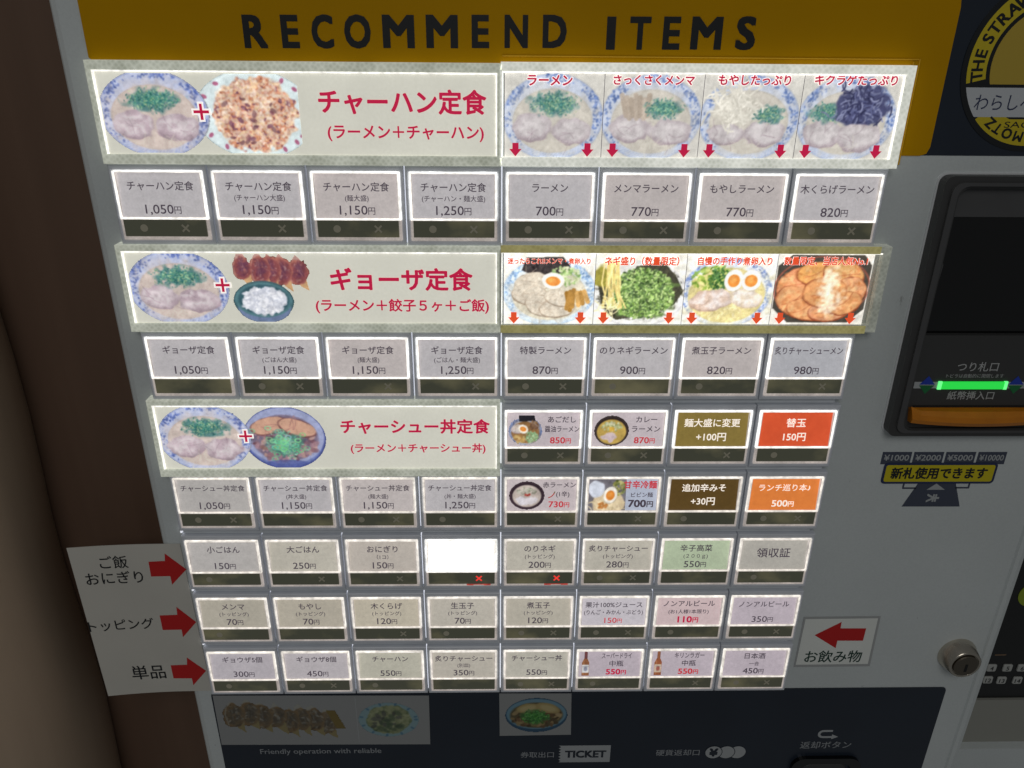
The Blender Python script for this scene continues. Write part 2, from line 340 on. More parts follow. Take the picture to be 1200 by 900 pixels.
# ------------------------------------------------------------------ printed pictures (numpy painter -> vertex colours)
def vnoise(w, h, cell):
    gw, gh = int(w/cell)+3, int(h/cell)+3; g = nr.rand(gh, gw)
    yy, xx = np.mgrid[0:h, 0:w]; x = xx/cell; y = yy/cell; xi = x.astype(int); yi = y.astype(int); fx = x-xi; fy = y-yi
    fx = fx*fx*(3-2*fx); fy = fy*fy*(3-2*fy)
    return (g[yi, xi]*(1-fx)+g[yi, xi+1]*fx)*(1-fy)+(g[yi+1, xi]*(1-fx)+g[yi+1, xi+1]*fx)*fy
class Pic:
    def __init__(s, w, h, bg=None):
        s.w, s.h = w, h; s.c = np.zeros((h, w, 3)); s.a = np.zeros((h, w))
        if bg is not None: s.c[:] = bg; s.a[:] = 1
    def _put(s, y0, y1, x0, x1, mask, col):
        sl = (slice(y0, y1), slice(x0, x1)); m = mask[..., None]
        s.c[sl] = s.c[sl]*(1-m)+np.asarray(col, float)*m; s.a[sl] = np.maximum(s.a[sl], (mask > .35)*1.0)
    def ell(s, cx, cy, rx, ry, col, ang=0, soft=.06, wob=0, wcell=9, op=1.0, clip=None):
        R = max(rx, ry)*(1+wob)+2
        x0, x1 = max(0, int(cx-R)), min(s.w, int(cx+R)+2); y0, y1 = max(0, int(cy-R)), min(s.h, int(cy+R)+2)
        if x1 <= x0 or y1 <= y0: return s
        yy, xx = np.mgrid[y0:y1, x0:x1]; dx = xx-cx; dy = yy-cy; c, n = math.cos(ang), math.sin(ang)
        d = np.sqrt(((dx*c+dy*n)/rx)**2+((-dx*n+dy*c)/ry)**2)
        if wob: d = d+(vnoise(x1-x0, y1-y0, wcell)-.5)*2*wob
        m = np.clip((1-d)/soft+.5, 0, 1)*op
        if clip is not None: m = m*clip[y0:y1, x0:x1]
        s._put(y0, y1, x0, x1, m, col); return s
    def ringe(s, cx, cy, rx, ry, wd, col, op=1.0):
        yy, xx = np.mgrid[0:s.h, 0:s.w]; d = np.sqrt(((xx-cx)/rx)**2+((yy-cy)/ry)**2)
        m = np.clip(1.2-np.abs(d-1)*rx/wd, 0, 1)*op; s._put(0, s.h, 0, s.w, m, col); return s
    def specks(s, cx, cy, rx, ry, n, r0, r1, cols, elong=1.0, op=.9, keep=None, jit=14):
        for _ in range(n):
            t = nr.rand()*6.283; q = math.sqrt(nr.rand()); x = cx+rx*q*math.cos(t); y = cy+ry*q*math.sin(t)
            if keep is not None and not keep(x, y): continue
            c = np.array(cols[nr.randint(len(cols))])+nr.randn()*jit; r = r0+(r1-r0)*nr.rand()
            s.ell(x, y, r*elong, r, np.clip(c, 0, 255), ang=nr.rand()*3.14, soft=.5, op=op)
        return s
    def stroke(s, pts, wd, col, op=1.0):
        p = np.array(pts, float)
        x0, x1 = max(0, int(p[:, 0].min()-wd-2)), min(s.w, int(p[:, 0].max()+wd+3))
        y0, y1 = max(0, int(p[:, 1].min()-wd-2)), min(s.h, int(p[:, 1].max()+wd+3))
        if x1 <= x0 or y1 <= y0: return s
        yy, xx = np.mgrid[y0:y1, x0:x1]; d = np.full(xx.shape, 1e9)
        for a, b in zip(p[:-1], p[1:]):
            ab = b-a; t = np.clip(((xx-a[0])*ab[0]+(yy-a[1])*ab[1])/max(ab@ab, 1e-6), 0, 1)
            d = np.minimum(d, np.hypot(xx-a[0]-t*ab[0], yy-a[1]-t*ab[1]))
        s._put(y0, y1, x0, x1, np.clip(wd/2-d+.5, 0, 1)*op, col); return s
    def curl(s, cx, cy, L, wd, col, bend=1.0, ang=None, op=1.0):
        a = nr.rand()*6.283 if ang is None else ang; b = (nr.rand()-.5)*2*bend; pts = []; x, y = cx, cy
        for k in range(6):
            pts.append((x, y)); x += math.cos(a)*L/5; y += math.sin(a)*L/5; a += b/3
        return s.stroke(pts, wd, col, op)
    def poly(s, pts, col, soft=1.0, op=1.0):
        yy, xx = np.mgrid[0:s.h, 0:s.w]; ins = np.zeros(xx.shape, bool); n = len(pts)
        for i in range(n):
            (x1, y1), (x2, y2) = pts[i], pts[(i+1) % n]
            if y1 == y2: continue
            c = ((y1 > yy) != (y2 > yy)) & (xx < (x2-x1)*(yy-y1)/(y2-y1)+x1); ins ^= c
        s._put(0, s.h, 0, s.w, ins*op, col); return s
    def grain(s, amt=7, cell=2.2):
        s.c += ((vnoise(s.w, s.h, cell)-.5)*2*amt)[..., None]; return s
    def finish(s, sat=.85, amt=.1):
        for _ in range(1):
            c = np.pad(s.c, ((1, 1), (1, 1), (0, 0)), 'edge'); a = np.pad(s.a, 1, 'edge')[..., None]; W = 0; C = 0
            for dy in (0, 1, 2):
                for dx in (0, 1, 2):
                    k = (2 if dx == 1 else 1)*(2 if dy == 1 else 1); q = a[dy:dy+s.h, dx:dx+s.w]
                    C = C+c[dy:dy+s.h, dx:dx+s.w]*q*k; W = W+q*k
            s.c = np.where(W > 0, C/np.maximum(W, 1e-6), s.c)
        g = s.c.mean(2, keepdims=True); s.c = g+(s.c-g)*sat
        n = (vnoise(s.w, s.h, 5)-.5)*2*amt+(vnoise(s.w, s.h, 13)-.5)*2*amt+(vnoise(s.w, s.h, 1.6)-.5)*amt
        s.c = s.c*(1+n)[..., None]; return s
    def tint(s, mul, add=(0, 0, 0)):
        s.c = s.c*np.array(mul)+np.array(add); return s
    def mesh(s, name, x0, x1, z0, z1, y):
        c = np.clip(s.c, 0, 255)/255; l = np.where(c <= .04045, c/12.92, ((c+.055)/1.055)**2.4)
        xs = np.linspace(x0, x1, s.w)/1000; zs = np.linspace(z1, z0, s.h)/1000
        gx, gz = np.meshgrid(xs, zs); V = np.stack([gx, (y(gz*1000)-.04)/1000 if callable(y) else np.full_like(gx, y/1000), gz], -1).reshape(-1, 3)
        idx = np.arange(s.w*s.h).reshape(s.h, s.w)
        q = np.stack([idx[1:, :-1], idx[1:, 1:], idx[:-1, 1:], idx[:-1, :-1]], -1).reshape(-1, 4)
        al = s.a.reshape(-1) > .5; q = q[al[q].all(1)]
        used = np.unique(q); rm = np.full(len(V), -1); rm[used] = np.arange(len(used)); V = V[used]; q = rm[q]
        me = bpy.data.meshes.new(name); me.vertices.add(len(V)); me.vertices.foreach_set('co', V.ravel().astype(np.float32))
        me.loops.add(q.size); me.loops.foreach_set('vertex_index', q.ravel().astype(np.int32))
        me.polygons.add(len(q)); me.polygons.foreach_set('loop_start', np.arange(0, q.size, 4, dtype=np.int32))
        me.update(calc_edges=True)
        at = me.attributes.new('print', 'FLOAT_COLOR', 'POINT')
        rgba = np.concatenate([l.reshape(-1, 3)[used], np.ones((len(V), 1))], 1); at.data.foreach_set('color', rgba.ravel().astype(np.float32))
        return me

GREENS = [(62, 142, 126), (96, 164, 128), (46, 118, 118), (140, 184, 134), (40, 100, 104), (184, 204, 152), (52, 126, 120)]
def chashu(p, cx, cy, rx, ry, col=(198, 184, 190), edge=(138, 112, 126), ang=0.0):
    x0, x1 = max(0, int(cx-rx*1.3)), min(p.w, int(cx+rx*1.3)+2); y0, y1 = max(0, int(cy-ry*1.4)), min(p.h, int(cy+ry*1.4)+2)
    yy, xx = np.mgrid[y0:y1, x0:x1]; c, n = math.cos(ang), math.sin(ang); dx, dy = xx-cx, yy-cy
    W, H = x1-x0, y1-y0
    d = np.sqrt(((dx*c+dy*n)/rx)**2+((-dx*n+dy*c)/ry)**2)+(vnoise(W, H, max(4, rx*.3))-.5)*.28
    fold = np.abs(vnoise(W, H, max(3, rx*.38))-.5)*2+(vnoise(W, H, 4)-.5)*.35; fold = np.clip(fold*1.9-.2, 0, 1.35)[..., None]
    lt = np.array((230, 222, 222.)); md = np.array(col, float); dk = np.array(edge, float)
    q = (1-fold)*lt*.55+(1-fold)*md*.45+fold*md; sh = np.clip((d-.62)*2.0, 0, 1)[..., None]*(.35+.65*np.clip(dy/ry, 0, 1))[..., None]
    q = q*(1-sh)+dk*sh
    m = np.clip((1-d)/.1+.5, 0, 1)[..., None]; sl = (slice(y0, y1), slice(x0, x1)); p.c[sl] = p.c[sl]*(1-m)+q*m; p.a[sl] = np.maximum(p.a[sl], (m[..., 0] > .4)*1.0)
    for _ in range(3): p.curl(cx+(nr.rand()-.8)*rx*.7, cy+(nr.rand()-.3)*ry, rx*.7, 1.0, edge, .9, op=.45)
def bowl(p, cx, cy, rx, ry, rim=(196, 206, 228), blue=(92, 124, 196), soup=(206, 198, 184), inner=.79, oy=.08):
    p.ell(cx, cy, rx, ry, tuple(v*.8 for v in rim), soft=.02)
    p.ell(cx, cy, rx*.985, ry*.985, rim, soft=.03)
    p.ringe(cx, cy, rx*.965, ry*.965, 1.2, blue, .35)
    iy = cy+ry*oy; iry = inner*.94
    for a0, spread, n in ((3.75, .42, 46), (4.8, .42, 52), (5.7, .32, 40), (.05, .42, 46), (.6, .3, 20), (2.6, .3, 14), (3.1, .25, 14)):
        for _ in range(n):
            a = a0+nr.randn()*spread*.5; q = inner+.01+(.95-inner)*nr.rand(); yo = -ry*(.06 if math.sin(a) < 0 else 0)*nr.rand()
            c = np.array(blue)+nr.randn()*20-nr.rand()*20
            p.ell(cx+rx*q*math.cos(a), cy+ry*q*math.sin(a)+yo, 1.0+2.2*nr.rand(), .8+1.3*nr.rand(), c, nr.rand()*3, .7, op=.7)
    for k in range(22):
        a = .75+1.6*k/22; q0, q1 = inner+.06, .95
        p.stroke([(cx+rx*q0*math.cos(a), cy+ry*q0*math.sin(a)), (cx+rx*q1*math.cos(a+.09), cy+ry*q1*math.sin(a+.09))], 1.0, blue, .3)
    p.ell(cx, iy, rx*inner, ry*iry, tuple(v*.9 for v in soup), soft=.03)
    p.ell(cx, iy+1, rx*inner*.97, ry*iry*.97, soup, soft=.06)
    p.ell(cx, iy, rx*inner*.95, ry*iry*.95, tuple(min(255, v*1.07) for v in soup), soft=.5, wob=.35, wcell=14, op=.5)
    p.ell(cx, iy, rx*inner*.95, ry*iry*.95, tuple(v*.92 for v in soup), soft=.4, wob=.6, wcell=7, op=.3)
def negi(p, cx, cy, rx, ry, n=190, cols=GREENS, r=(1.0, 2.5)):
    p.ell(cx, cy, rx*.85, ry*.8, cols[2], soft=.5, wob=.4, wcell=7, op=.75)
    for _ in range(int(n*3)):
        t = nr.rand()*6.283; q = abs(nr.randn())*.5
        if q > 1.05: continue
        c = np.array(cols[nr.randint(len(cols))])+nr.randn()*18
        p.ell(cx+rx*q*math.cos(t), cy+ry*q*math.sin(t), (r[0]+(r[1]-r[0])*nr.rand()), r[0]*.6+.4*nr.rand(), np.clip(c, 0, 255), nr.rand()*3.1, .6, op=.85)
def ramen(p, cx, cy, rx, ry, soup=(206, 198, 184), rim=(196, 206, 228), blue=(92, 124, 196), ch=(196, 186, 188), kind='plain'):
    bowl(p, cx, cy, rx, ry, rim, blue, soup)
    if kind == 'moyashi':
        chashu(p, cx-rx*.42, cy+ry*.36, rx*.38, ry*.26, ch); chashu(p, cx+rx*.32, cy+ry*.32, rx*.42, ry*.32, ch)
        negi(p, cx+rx*.35, cy-ry*.1, rx*.36, ry*.22, 130)
        for _ in range(150):
            p.curl(cx-rx*.35+nr.randn()*rx*.24, cy-ry*.32+nr.randn()*ry*.2, 22, 2.6, np.array((222, 216, 200))+nr.randn()*14, 1.6)
    elif kind == 'kikurage':
        chashu(p, cx-rx*.42, cy+ry*.34, rx*.4, ry*.32, ch)
        negi(p, cx-rx*.42, cy-ry*.16, rx*.38, ry*.25, 140)
        p.ell(cx+rx*.28, cy-ry*.28, rx*.52, ry*.5, (62, 66, 112), soft=.2, wob=.2, wcell=8)
        for _ in range(190):
            p.curl(cx+rx*.28+nr.randn()*rx*.22, cy-ry*.3+nr.randn()*ry*.2, 15, 2.2,
                   np.array([(54, 56, 104), (78, 84, 136), (40, 42, 84), (120, 126, 168)][nr.randint(4)])+nr.randn()*8, 1.4)
        chashu(p, cx+rx*.3, cy+ry*.42, rx*.46, ry*.34, ch)
    else:
        chashu(p, cx-rx*.4, cy+ry*.24, rx*.4, ry*.32, ch); chashu(p, cx+rx*.38, cy+ry*.32, rx*.42, ry*.31, ch)
        if kind == 'menma':
            for k in range(7):
                p.stroke([(cx-rx*(.6-.09*k), cy-ry*(.52-.05*(k % 3))), (cx-rx*(.5-.07*k), cy-ry*(.06-.06*(k % 2)))], 8, np.array((186, 166, 146))+nr.randn()*14, .85)
            negi(p, cx+rx*.25, cy-ry*.22, rx*.4, ry*.26, 180)
        else: negi(p, cx+rx*.03, cy-ry*.32, rx*.52, ry*.29, 230)
    for _ in range(8): p.curl(cx+nr.randn()*rx*.25, cy+ry*.66+nr.randn()*3, 16, 1.2, (224, 216, 196), .8, op=.5)
def friedrice(p, cx, cy, rx, ry, cols, plate=(206, 216, 216), marks=True):
    p.ell(cx, cy, rx*1.42, ry*1.2, tuple(v*.95 for v in plate), soft=.02); p.ell(cx, cy, rx*1.38, ry*1.16, plate, soft=.05)
    if marks:
        for a in (0.55, .75, 1.05, 2.2, 2.6, 3.6, 4.0, 5.3, 5.6, 6.1):
            p.ell(cx+rx*1.28*math.cos(a), cy+ry*1.08*math.sin(a), 4.5, 3, (178, 92, 122), nr.rand()*3, .3, op=.85)
    x0, x1 = max(0, int(cx-rx*1.2)), min(p.w, int(cx+rx*1.2)); y0, y1 = max(0, int(cy-ry*1.2)), min(p.h, int(cy+ry*1.2)); W, H = x1-x0, y1-y0
    yy, xx = np.mgrid[y0:y1, x0:x1]; d = np.sqrt(((xx-cx)/rx)**2+((yy-cy)/ry)**2)+(vnoise(W, H, 7)-.5)*.2
    C = np.array(cols, float); lum = C.sum(1); C = C[np.argsort(lum)]
    t = np.clip((vnoise(W, H, 4.2)*.6+vnoise(W, H, 11)*.4-.22)*1.8, 0, .999)*(len(C)-1); k = t.astype(int); fr = (t-k)[..., None]
    q = C[k]*(1-fr)+C[np.minimum(k+1, len(C)-1)]*fr; q = q+(vnoise(W, H, 2.4)[..., None]-.5)*44
    m = np.clip((1-d)/.07+.5, 0, 1)[..., None]; sl = (slice(y0, y1), slice(x0, x1)); p.c[sl] = p.c[sl]*(1-m)+q*m; p.a[sl] = np.maximum(p.a[sl], (m[..., 0] > .4)*1.0)
    p.specks(cx, cy, rx*.95, ry*.95, 420, .9, 2.1, [tuple(c) for c in C[len(C)//2:]], 1.6, .7, jit=10)
    p.specks(cx, cy+ry*.15, rx*.85, ry*.75, 26, 1.6, 3.6, [tuple(C[0]*.85), tuple(C[0]*.75+np.array((10, -4, 14)))], 1.7, .65, jit=8)
def gyoza(p, x0, x1, cy, h, n, cols, slope=0.12):
    """a row of overlapping pan-fried dumplings: browned crescents, pale pleats at the top, crisp skirt below"""
    wd = (x1-x0)/n
    for k in reversed(range(n)):
        x = x0+wd*(k+.5)+nr.randn()*wd*.1; y = cy+slope*(x-x0)+nr.randn()*h*.05; tl = .2+nr.randn()*.1; q = 1+nr.randn()*.07
        p.poly([(x-wd*.55, y-h*.2), (x-wd*.35+nr.randn()*2, y-h*.52), (x-wd*.05, y-h*(.62+.1*nr.rand())), (x+wd*.3, y-h*.5), (x+wd*.6, y-h*.1)], cols[3])
        p.poly([(x-wd*.3, y+h*.3), (x+wd*.2, y+h*.56), (x+wd*(.7+.2*nr.rand()), y+h*(.7+.12*nr.rand())), (x+wd*.62, y+h*.15)], cols[2])
        p.ell(x, y, wd*.86*q, h*.5*q, cols[4], tl, .12, .1, 6)
        p.ell(x+wd*.06, y+h*.02, wd*.74*q, h*.43*q, cols[0], tl, .3, .14, 6)
        p.ell(x+wd*.14, y-h*.04, wd*.38, h*.3, cols[1], tl, .8, .3, 5, op=.9)
        for _ in range(3): p.curl(x-wd*.3+nr.rand()*wd*.5, y-h*.4, h*.6, 1.0, cols[3], .5, ang=1.3+nr.randn()*.2, op=.35)
        p.specks(x, y, wd*.65, h*.46, 40, .6, 1.6, [cols[0], cols[4], cols[1], cols[1], cols[3]], 2, .5)
        p.stroke([(x-wd*.45, y-h*.42), (x-wd*.66, y-h*.05), (x-wd*.5, y+h*.4)], 1.3, cols[3], .75)
def egg(p, cx, cy, rx, ry, ang=0.0):
    p.ell(cx, cy+1, rx*1.04, ry*1.05, (190, 176, 150), ang, .08); p.ell(cx, cy, rx, ry, (246, 240, 226), ang, .1)
    p.ell(cx, cy+ry*.05, rx*.66, ry*.6, (232, 130, 36), ang, .14); p.ell(cx-rx*.1, cy-ry*.05, rx*.34, ry*.3, (246, 160, 66), ang, .7, op=.8)

def pic_left(kind):
    w, h = 300, 124; p = Pic(w, h)
    if kind == 0:
        friedrice(p, 231, 62, 64, 56, [(214, 176, 156), (222, 156, 118), (232, 208, 188), (204, 140, 112), (234, 196, 152), (150, 104, 112), (224, 192, 170), (206, 158, 140)], (212, 220, 218)); p.c[:, 150:] = np.clip(np.array((196, 172, 156))+(p.c[:, 150:]-np.array((196, 172, 156)))*1.25, 0, 255)
    if kind == 1:
        gyoza(p, 180, 284, 24, 46, 5, [(142, 70, 72), (104, 54, 78), (206, 158, 108), (190, 146, 136), (180, 104, 90)], .10)
        p.ell(216, 84, 50, 36, (62, 96, 104), soft=.03); p.ell(216, 96, 44, 27, (104, 122, 160), soft=.06); p.ell(216, 82, 47, 31, (78, 122, 130), soft=.05)
        p.ell(216, 82, 42, 27, (50, 88, 100), soft=.1); p.ell(217, 84, 36, 25, (208, 210, 220), soft=.1, wob=.14, wcell=6)
        p.specks(217, 84, 35, 23, 260, .9, 2.0, [(226, 228, 236), (196, 200, 214), (240, 240, 246)], 2, .9, jit=6)
    if kind == 2:
        p.ell(222, 62, 74, 62, (70, 82, 150), soft=.02); p.ell(222, 66, 68, 54, (110, 124, 184), soft=.05); p.ell(222, 58, 71, 56, (152, 160, 200), soft=.04)
        p.ell(222, 62, 60, 46, (120, 104, 128), soft=.08); p.specks(222, 70, 56, 38, 170, 2, 5, [(128, 84, 96), (170, 130, 140), (96, 66, 92), (190, 150, 140), (150, 110, 120)], 1.8, .8)
        for cx, cy, a in ((196, 38, -.25), (246, 42, .3)):
            p.ell(cx, cy, 35, 17, (120, 72, 72), a, .08, .06); p.ell(cx, cy-1, 33, 15, (206, 156, 130), a, .12, .06)
            for _ in range(4): p.curl(cx-14+nr.rand()*10, cy-4+nr.rand()*9, 24, 1.6, (168, 112, 106), .9, op=.7)
        negi(p, 220, 74, 36, 26, 60, [(92, 170, 140), (120, 196, 160), (60, 140, 120)], (1.5, 3))
        for _ in range(70):
            x, y = 220+nr.randn()*17, 74+nr.randn()*12; p.ringe(x, y, 5, 3.6, 1.6, np.array((116, 190, 150))+nr.randn(3)*22, .8)
        p.ell(222, 113, 40, 8, (66, 78, 150), soft=.2, op=.7)
    q = Pic(w, h); ramen(q, 79, 62, 83, 66, soup=(206, 188, 178), rim=(182, 190, 220), blue=(86, 108, 184), ch=(194, 174, 182))
    q.a[:, :2] = 0; q.a *= (np.mgrid[0:h, 0:w][1] < 170)
    m = q.a > .5
    p.c[m] = q.c[m]; p.a[m] = 1; p.a[:2] = 0; p.a[-2:] = 0
    return p.finish(.86, .05).grain(4)
PAPER = (214, 210, 200)
def pic_right(kind):
    w, h = 156, 126; p = Pic(w, h, PAPER); cx, cy = w/2, h/2+3
    if kind < 4:
        ramen(p, cx-2, cy-1, 80, 65, kind=('plain', 'menma', 'moyashi', 'kikurage')[kind])
        p.c = p.c*.93+np.array(PAPER)*.07
    elif kind == 4:
        p = Pic(w, h, (232, 228, 214)); bowl(p, cx, cy+2, 80, 60, (202, 220, 236), (120, 160, 208), (208, 198, 172), .8)
        p.poly([(38, 8), (100, 6), (118, 30), (86, 38), (60, 42), (30, 30)], (52, 44, 44)); p.specks(76, 24, 38, 14, 60, 1, 2.5, [(70, 60, 60), (40, 34, 36)], 2, .6)
        for a, b, rx, ry, an in ((48, 52, 30, 18, -.2), (44, 72, 30, 18, .1), (66, 92, 30, 18, .3), (92, 96, 30, 16, -.1), (96, 78, 26, 14, .2)):
            p.ell(a, b+1, rx*1.03, ry*1.06, (150, 128, 104), an, .06, .05); p.ell(a, b, rx, ry, (204, 190, 168), an, .1, .05)
            for _ in range(4): p.curl(a-rx*.5+nr.rand()*10, b+(nr.rand()-.5)*ry, rx, 1.2, (176, 154, 130), .7, op=.6)
            p.specks(a, b, rx*.9, ry*.85, 50, .6, 1.6, [(220, 208, 188), (186, 168, 144)], 1.4, .6)
        p.specks(104, 40, 28, 16, 120, 1.2, 2.8, [(160, 190, 110), (196, 208, 150), (120, 160, 80), (214, 216, 176)], 1.6, .85)
        for k in range(6): p.stroke([(108+k*6, 62+nr.rand()*8), (112+k*6+nr.randn()*4, 100-k*3)], 8, np.array((184, 130, 52))+nr.randn()*18)
        egg(p, 84, 48, 19, 14, .1)
    elif kind == 5:
        p = Pic(w, h, (226, 222, 208)); p.ell(cx, cy+6, 82, 60, (198, 196, 196), soft=.02); p.ell(cx, cy+4, 79, 57, (220, 218, 212), soft=.03)
        for pts in ([(0, 30), (30, 34), (34, 80), (60, 112), (14, 96)], [(70, 22), (116, 14), (140, 40), (154, 66), (140, 90), (110, 104), (40, 118), (20, 104)]):
            p.poly(pts, (58, 56, 40))
        p.specks(cx, cy, 76, 54, 300, 1, 2.6, [(84, 82, 56), (44, 42, 32), (70, 66, 44)], 2, .55, keep=lambda x, y: x > 104 or x < 34 or y > 98)
        p.ell(12, 40, 16, 18, (150, 140, 40), soft=.3, wob=.2)
        p.ell(84, 72, 54, 42, (92, 122, 54), soft=.2, wob=.3, wcell=9)
        p.specks(82, 70, 57, 45, 1500, .8, 2.0, [(130, 172, 70), (160, 196, 96), (104, 146, 60), (76, 108, 50), (184, 210, 122), (60, 84, 42)], 1.6, .9)
        for _ in range(22):
            x = 14+nr.rand()*26; p.stroke([(x, 14), (x+nr.randn()*4, 52), (x+6+nr.randn()*7, 96)], 2.4, np.array((232, 204, 112))+nr.randn()*20)
        for _ in range(22): p.curl(26+nr.randn()*10, 96+nr.randn()*6, 18, 1.6, (236, 222, 160), 1.5)
    elif kind == 6:
        p = Pic(w, h, (228, 224, 212)); bowl(p, cx-4, cy+2, 80, 62, (208, 216, 232), (110, 136, 200), (214, 196, 124), .84)
        p.specks(cx-6, cy+4, 62, 48, 320, .8, 2.2, [(226, 208, 140), (204, 184, 104), (236, 222, 170)], 2.4, .5)
        p.specks(50, 44, 38, 22, 240, 1.2, 3, [(150, 180, 60), (190, 200, 90), (214, 200, 110), (110, 150, 40)], 2, .85)
        p.specks(58, 44, 18, 20, 150, 1, 2.2, [(50, 100, 40), (80, 130, 50), (34, 80, 34)], 1.4, .9)
        chashu(p, 48, 82, 36, 21, (212, 186, 168), (150, 110, 84), -.15); chashu(p, 108, 78, 30, 18, (214, 196, 172), (176, 146, 110), .2)
        egg(p, 84, 46, 16, 19, .1); egg(p, 114, 46, 17, 18, -.1)
    elif kind == 7:
        p = Pic(w, h, (214, 208, 196)); p.poly([(22, 2), (140, 2), (154, 20), (154, 96), (130, 122), (30, 122), (2, 96), (2, 20)], (60, 54, 46))
        p.ringe(cx, cy-6, 78, 56, 2.2, (158, 70, 50), .8); p.ell(cx, cy+2, 74, 54, (48, 36, 26), soft=.03); p.ell(cx, cy, 70, 50, (192, 118, 50), soft=.06)
        for a, b, rx, ry, an in ((36, 50, 34, 24, -.6), (70, 34, 36, 20, 0), (110, 34, 34, 22, .3), (126, 62, 26, 22, .2), (36, 82, 32, 24, .5), (58, 98, 34, 18, .2), (96, 100, 34, 18, -.1), (120, 86, 28, 20, -.3), (84, 66, 36, 26, 0)):
            p.ell(a, b+1, rx*1.04, ry*1.06, (138, 54, 22), an, .06, .05)
            p.ell(a, b, rx, ry, np.array((216, 148, 84))+nr.randn(3)*8, an, .14, .05)
            p.specks(a, b, rx*.85, ry*.8, 50, 1, 4, [(228, 160, 92), (196, 104, 48), (216, 130, 66), (236, 186, 120)], 1.8, .4)
            p.curl(a-rx*.6, b+ry*.3, rx*1.4, 1.6, (160, 70, 34), 1.0, ang=-.2, op=.5)
        for a, b, rx, ry in ((90, 44, 12, 18), (96, 76, 16, 12), (88, 62, 9, 20), (94, 92, 14, 12)):
            p.ell(a, b, rx, ry, (250, 236, 206), .2, 1.0, .7, 6, op=.7)
    p.finish(.82, .04 if kind < 4 else .08)
    if kind >= 4: p.c = np.clip(p.c*1.1+12, 0, 255)
    return p.grain(5)
def pic_small(kind):
    w, h = 64, 56; p = Pic(w, h)
    if kind == 'ago':
        bowl(p, 31, 30, 31, 24, (190, 200, 222), (120, 140, 190), (150, 104, 56), .82)
        p.poly([(18, 2), (48, 3), (50, 12), (20, 14)], (34, 32, 40)); chashu(p, 16, 26, 11, 8, (206, 190, 176)); p.specks(46, 20, 8, 7, 40, 1, 2, [(120, 84, 60), (150, 110, 70)], 2)
        p.specks(41, 40, 13, 9, 90, 1, 2, [(130, 176, 120), (170, 200, 150)]); egg(p, 27, 26, 9, 7, .3)
        p.specks(22, 44, 11, 6, 30, 1, 2.5, [(176, 130, 70), (196, 160, 90)], 2)
    if kind == 'curry':
        p.ell(32, 29, 31, 26, (44, 32, 32), soft=.03); p.ell(32, 31, 26, 21, (196, 160, 70), soft=.05); p.ringe(32, 29, 29, 24, 1.2, (90, 76, 76), .6)
        p.specks(32, 22, 18, 8, 80, 1, 2.2, [(196, 200, 150), (160, 170, 110), (214, 210, 180)]); p.ell(32, 26, 5, 4, (226, 176, 60))
        p.ell(28, 39, 14, 6, (214, 190, 190), -.1, .2, .2, 4); p.ell(31, 44, 5, 6, (206, 182, 186), 0, .2, .2, 4)
    if kind == 'aka':
        p.ell(32, 28, 31, 26, (46, 30, 40), soft=.03); p.ell(32, 29, 25, 20, (190, 174, 164), soft=.06); p.specks(32, 20, 17, 7, 70, 1, 2.2, [(160, 160, 140), (190, 184, 170), (130, 130, 110)])
        p.ell(24, 38, 11, 7, (206, 200, 206), .2, .2, .2, 4); p.ell(39, 38, 11, 7, (212, 204, 208), -.2, .2, .2, 4); p.specks(33, 26, 4, 2, 10, 1, 2, [(180, 60, 50)])
        p.ringe(32, 28, 29, 24, 1.0, (110, 84, 96), .6)
    if kind == 'rei':
        p = Pic(w, h, (112, 108, 116)); p.specks(32, 28, 34, 30, 60, 2, 4, [(96, 90, 96), (130, 126, 134)], 1, .5)
        p.ell(34, 42, 28, 20, (214, 190, 150), soft=.1, wob=.1); p.ell(13, 18, 14, 14, (206, 212, 226), soft=.15, wob=.1)
        for _ in range(60): p.curl(34+nr.randn()*12, 44+nr.randn()*6, 12, 1.4, np.array((228, 206, 160))+nr.randn()*16, 1.4)
        p.specks(50, 16, 12, 12, 80, 1, 2.4, [(150, 150, 70), (190, 180, 110), (110, 120, 60)]); p.specks(24, 46, 8, 5, 30, 1, 2.4, [(206, 130, 60)])
        egg(p, 37, 28, 11, 14, .3)
    if kind in ('b1', 'b2'):
        w, h = 26, 64; p = Pic(w, h); br = (142, 86, 52) if kind == 'b1' else (150, 80, 46)
        p.stroke([(13, 3), (13, 22)], 8, br); p.poly([(8, 18), (18, 18), (23, 28), (23, 62), (3, 62), (3, 28)], br)
        p.stroke([(13, 3), (13, 15)], 8, (110, 60, 62) if kind == 'b1' else (150, 90, 60)); p.stroke([(8, 24), (7, 58)], 2, (196, 136, 84), .7)
        lab = (206, 206, 206) if kind == 'b1' else (196, 176, 152)
        p.poly([(4, 34), (22, 34), (22, 54), (4, 54)], lab); p.ell(13, 44, 5, 6, (110, 110, 130) if kind == 'b1' else (150, 60, 50), soft=.5, op=.8)
        p.stroke([(6, 38), (20, 38)], 1.4, (90, 90, 110), .6)
    if kind == 'chili':
        w, h = 30, 30; p = Pic(w, h); p.stroke([(26, 3), (22, 12), (14, 21), (4, 26)], 5, (186, 50, 40)); p.stroke([(27, 2), (24, 7)], 3, (90, 110, 60))
    return p.finish(.85, .06).grain(4)

# ------------------------------------------------------------------ the setting behind and beside the machine
BASE = -Z0*1000
wl = MB().box(-900, -26, 44, 80, BASE, 900).build('wall', wall_wood, None, (-400, 44, BASE)); structure(wl)

# ------------------------------------------------------------------ the ticket machine
XL, XR, ZT = -24.0, 481.5, 150.0
tm = thing('ticket_machine', 'tall grey white meal ticket vending machine with rows of backlit menu buttons', 'vending machine', ((XL+XR)/2, 120, BASE))
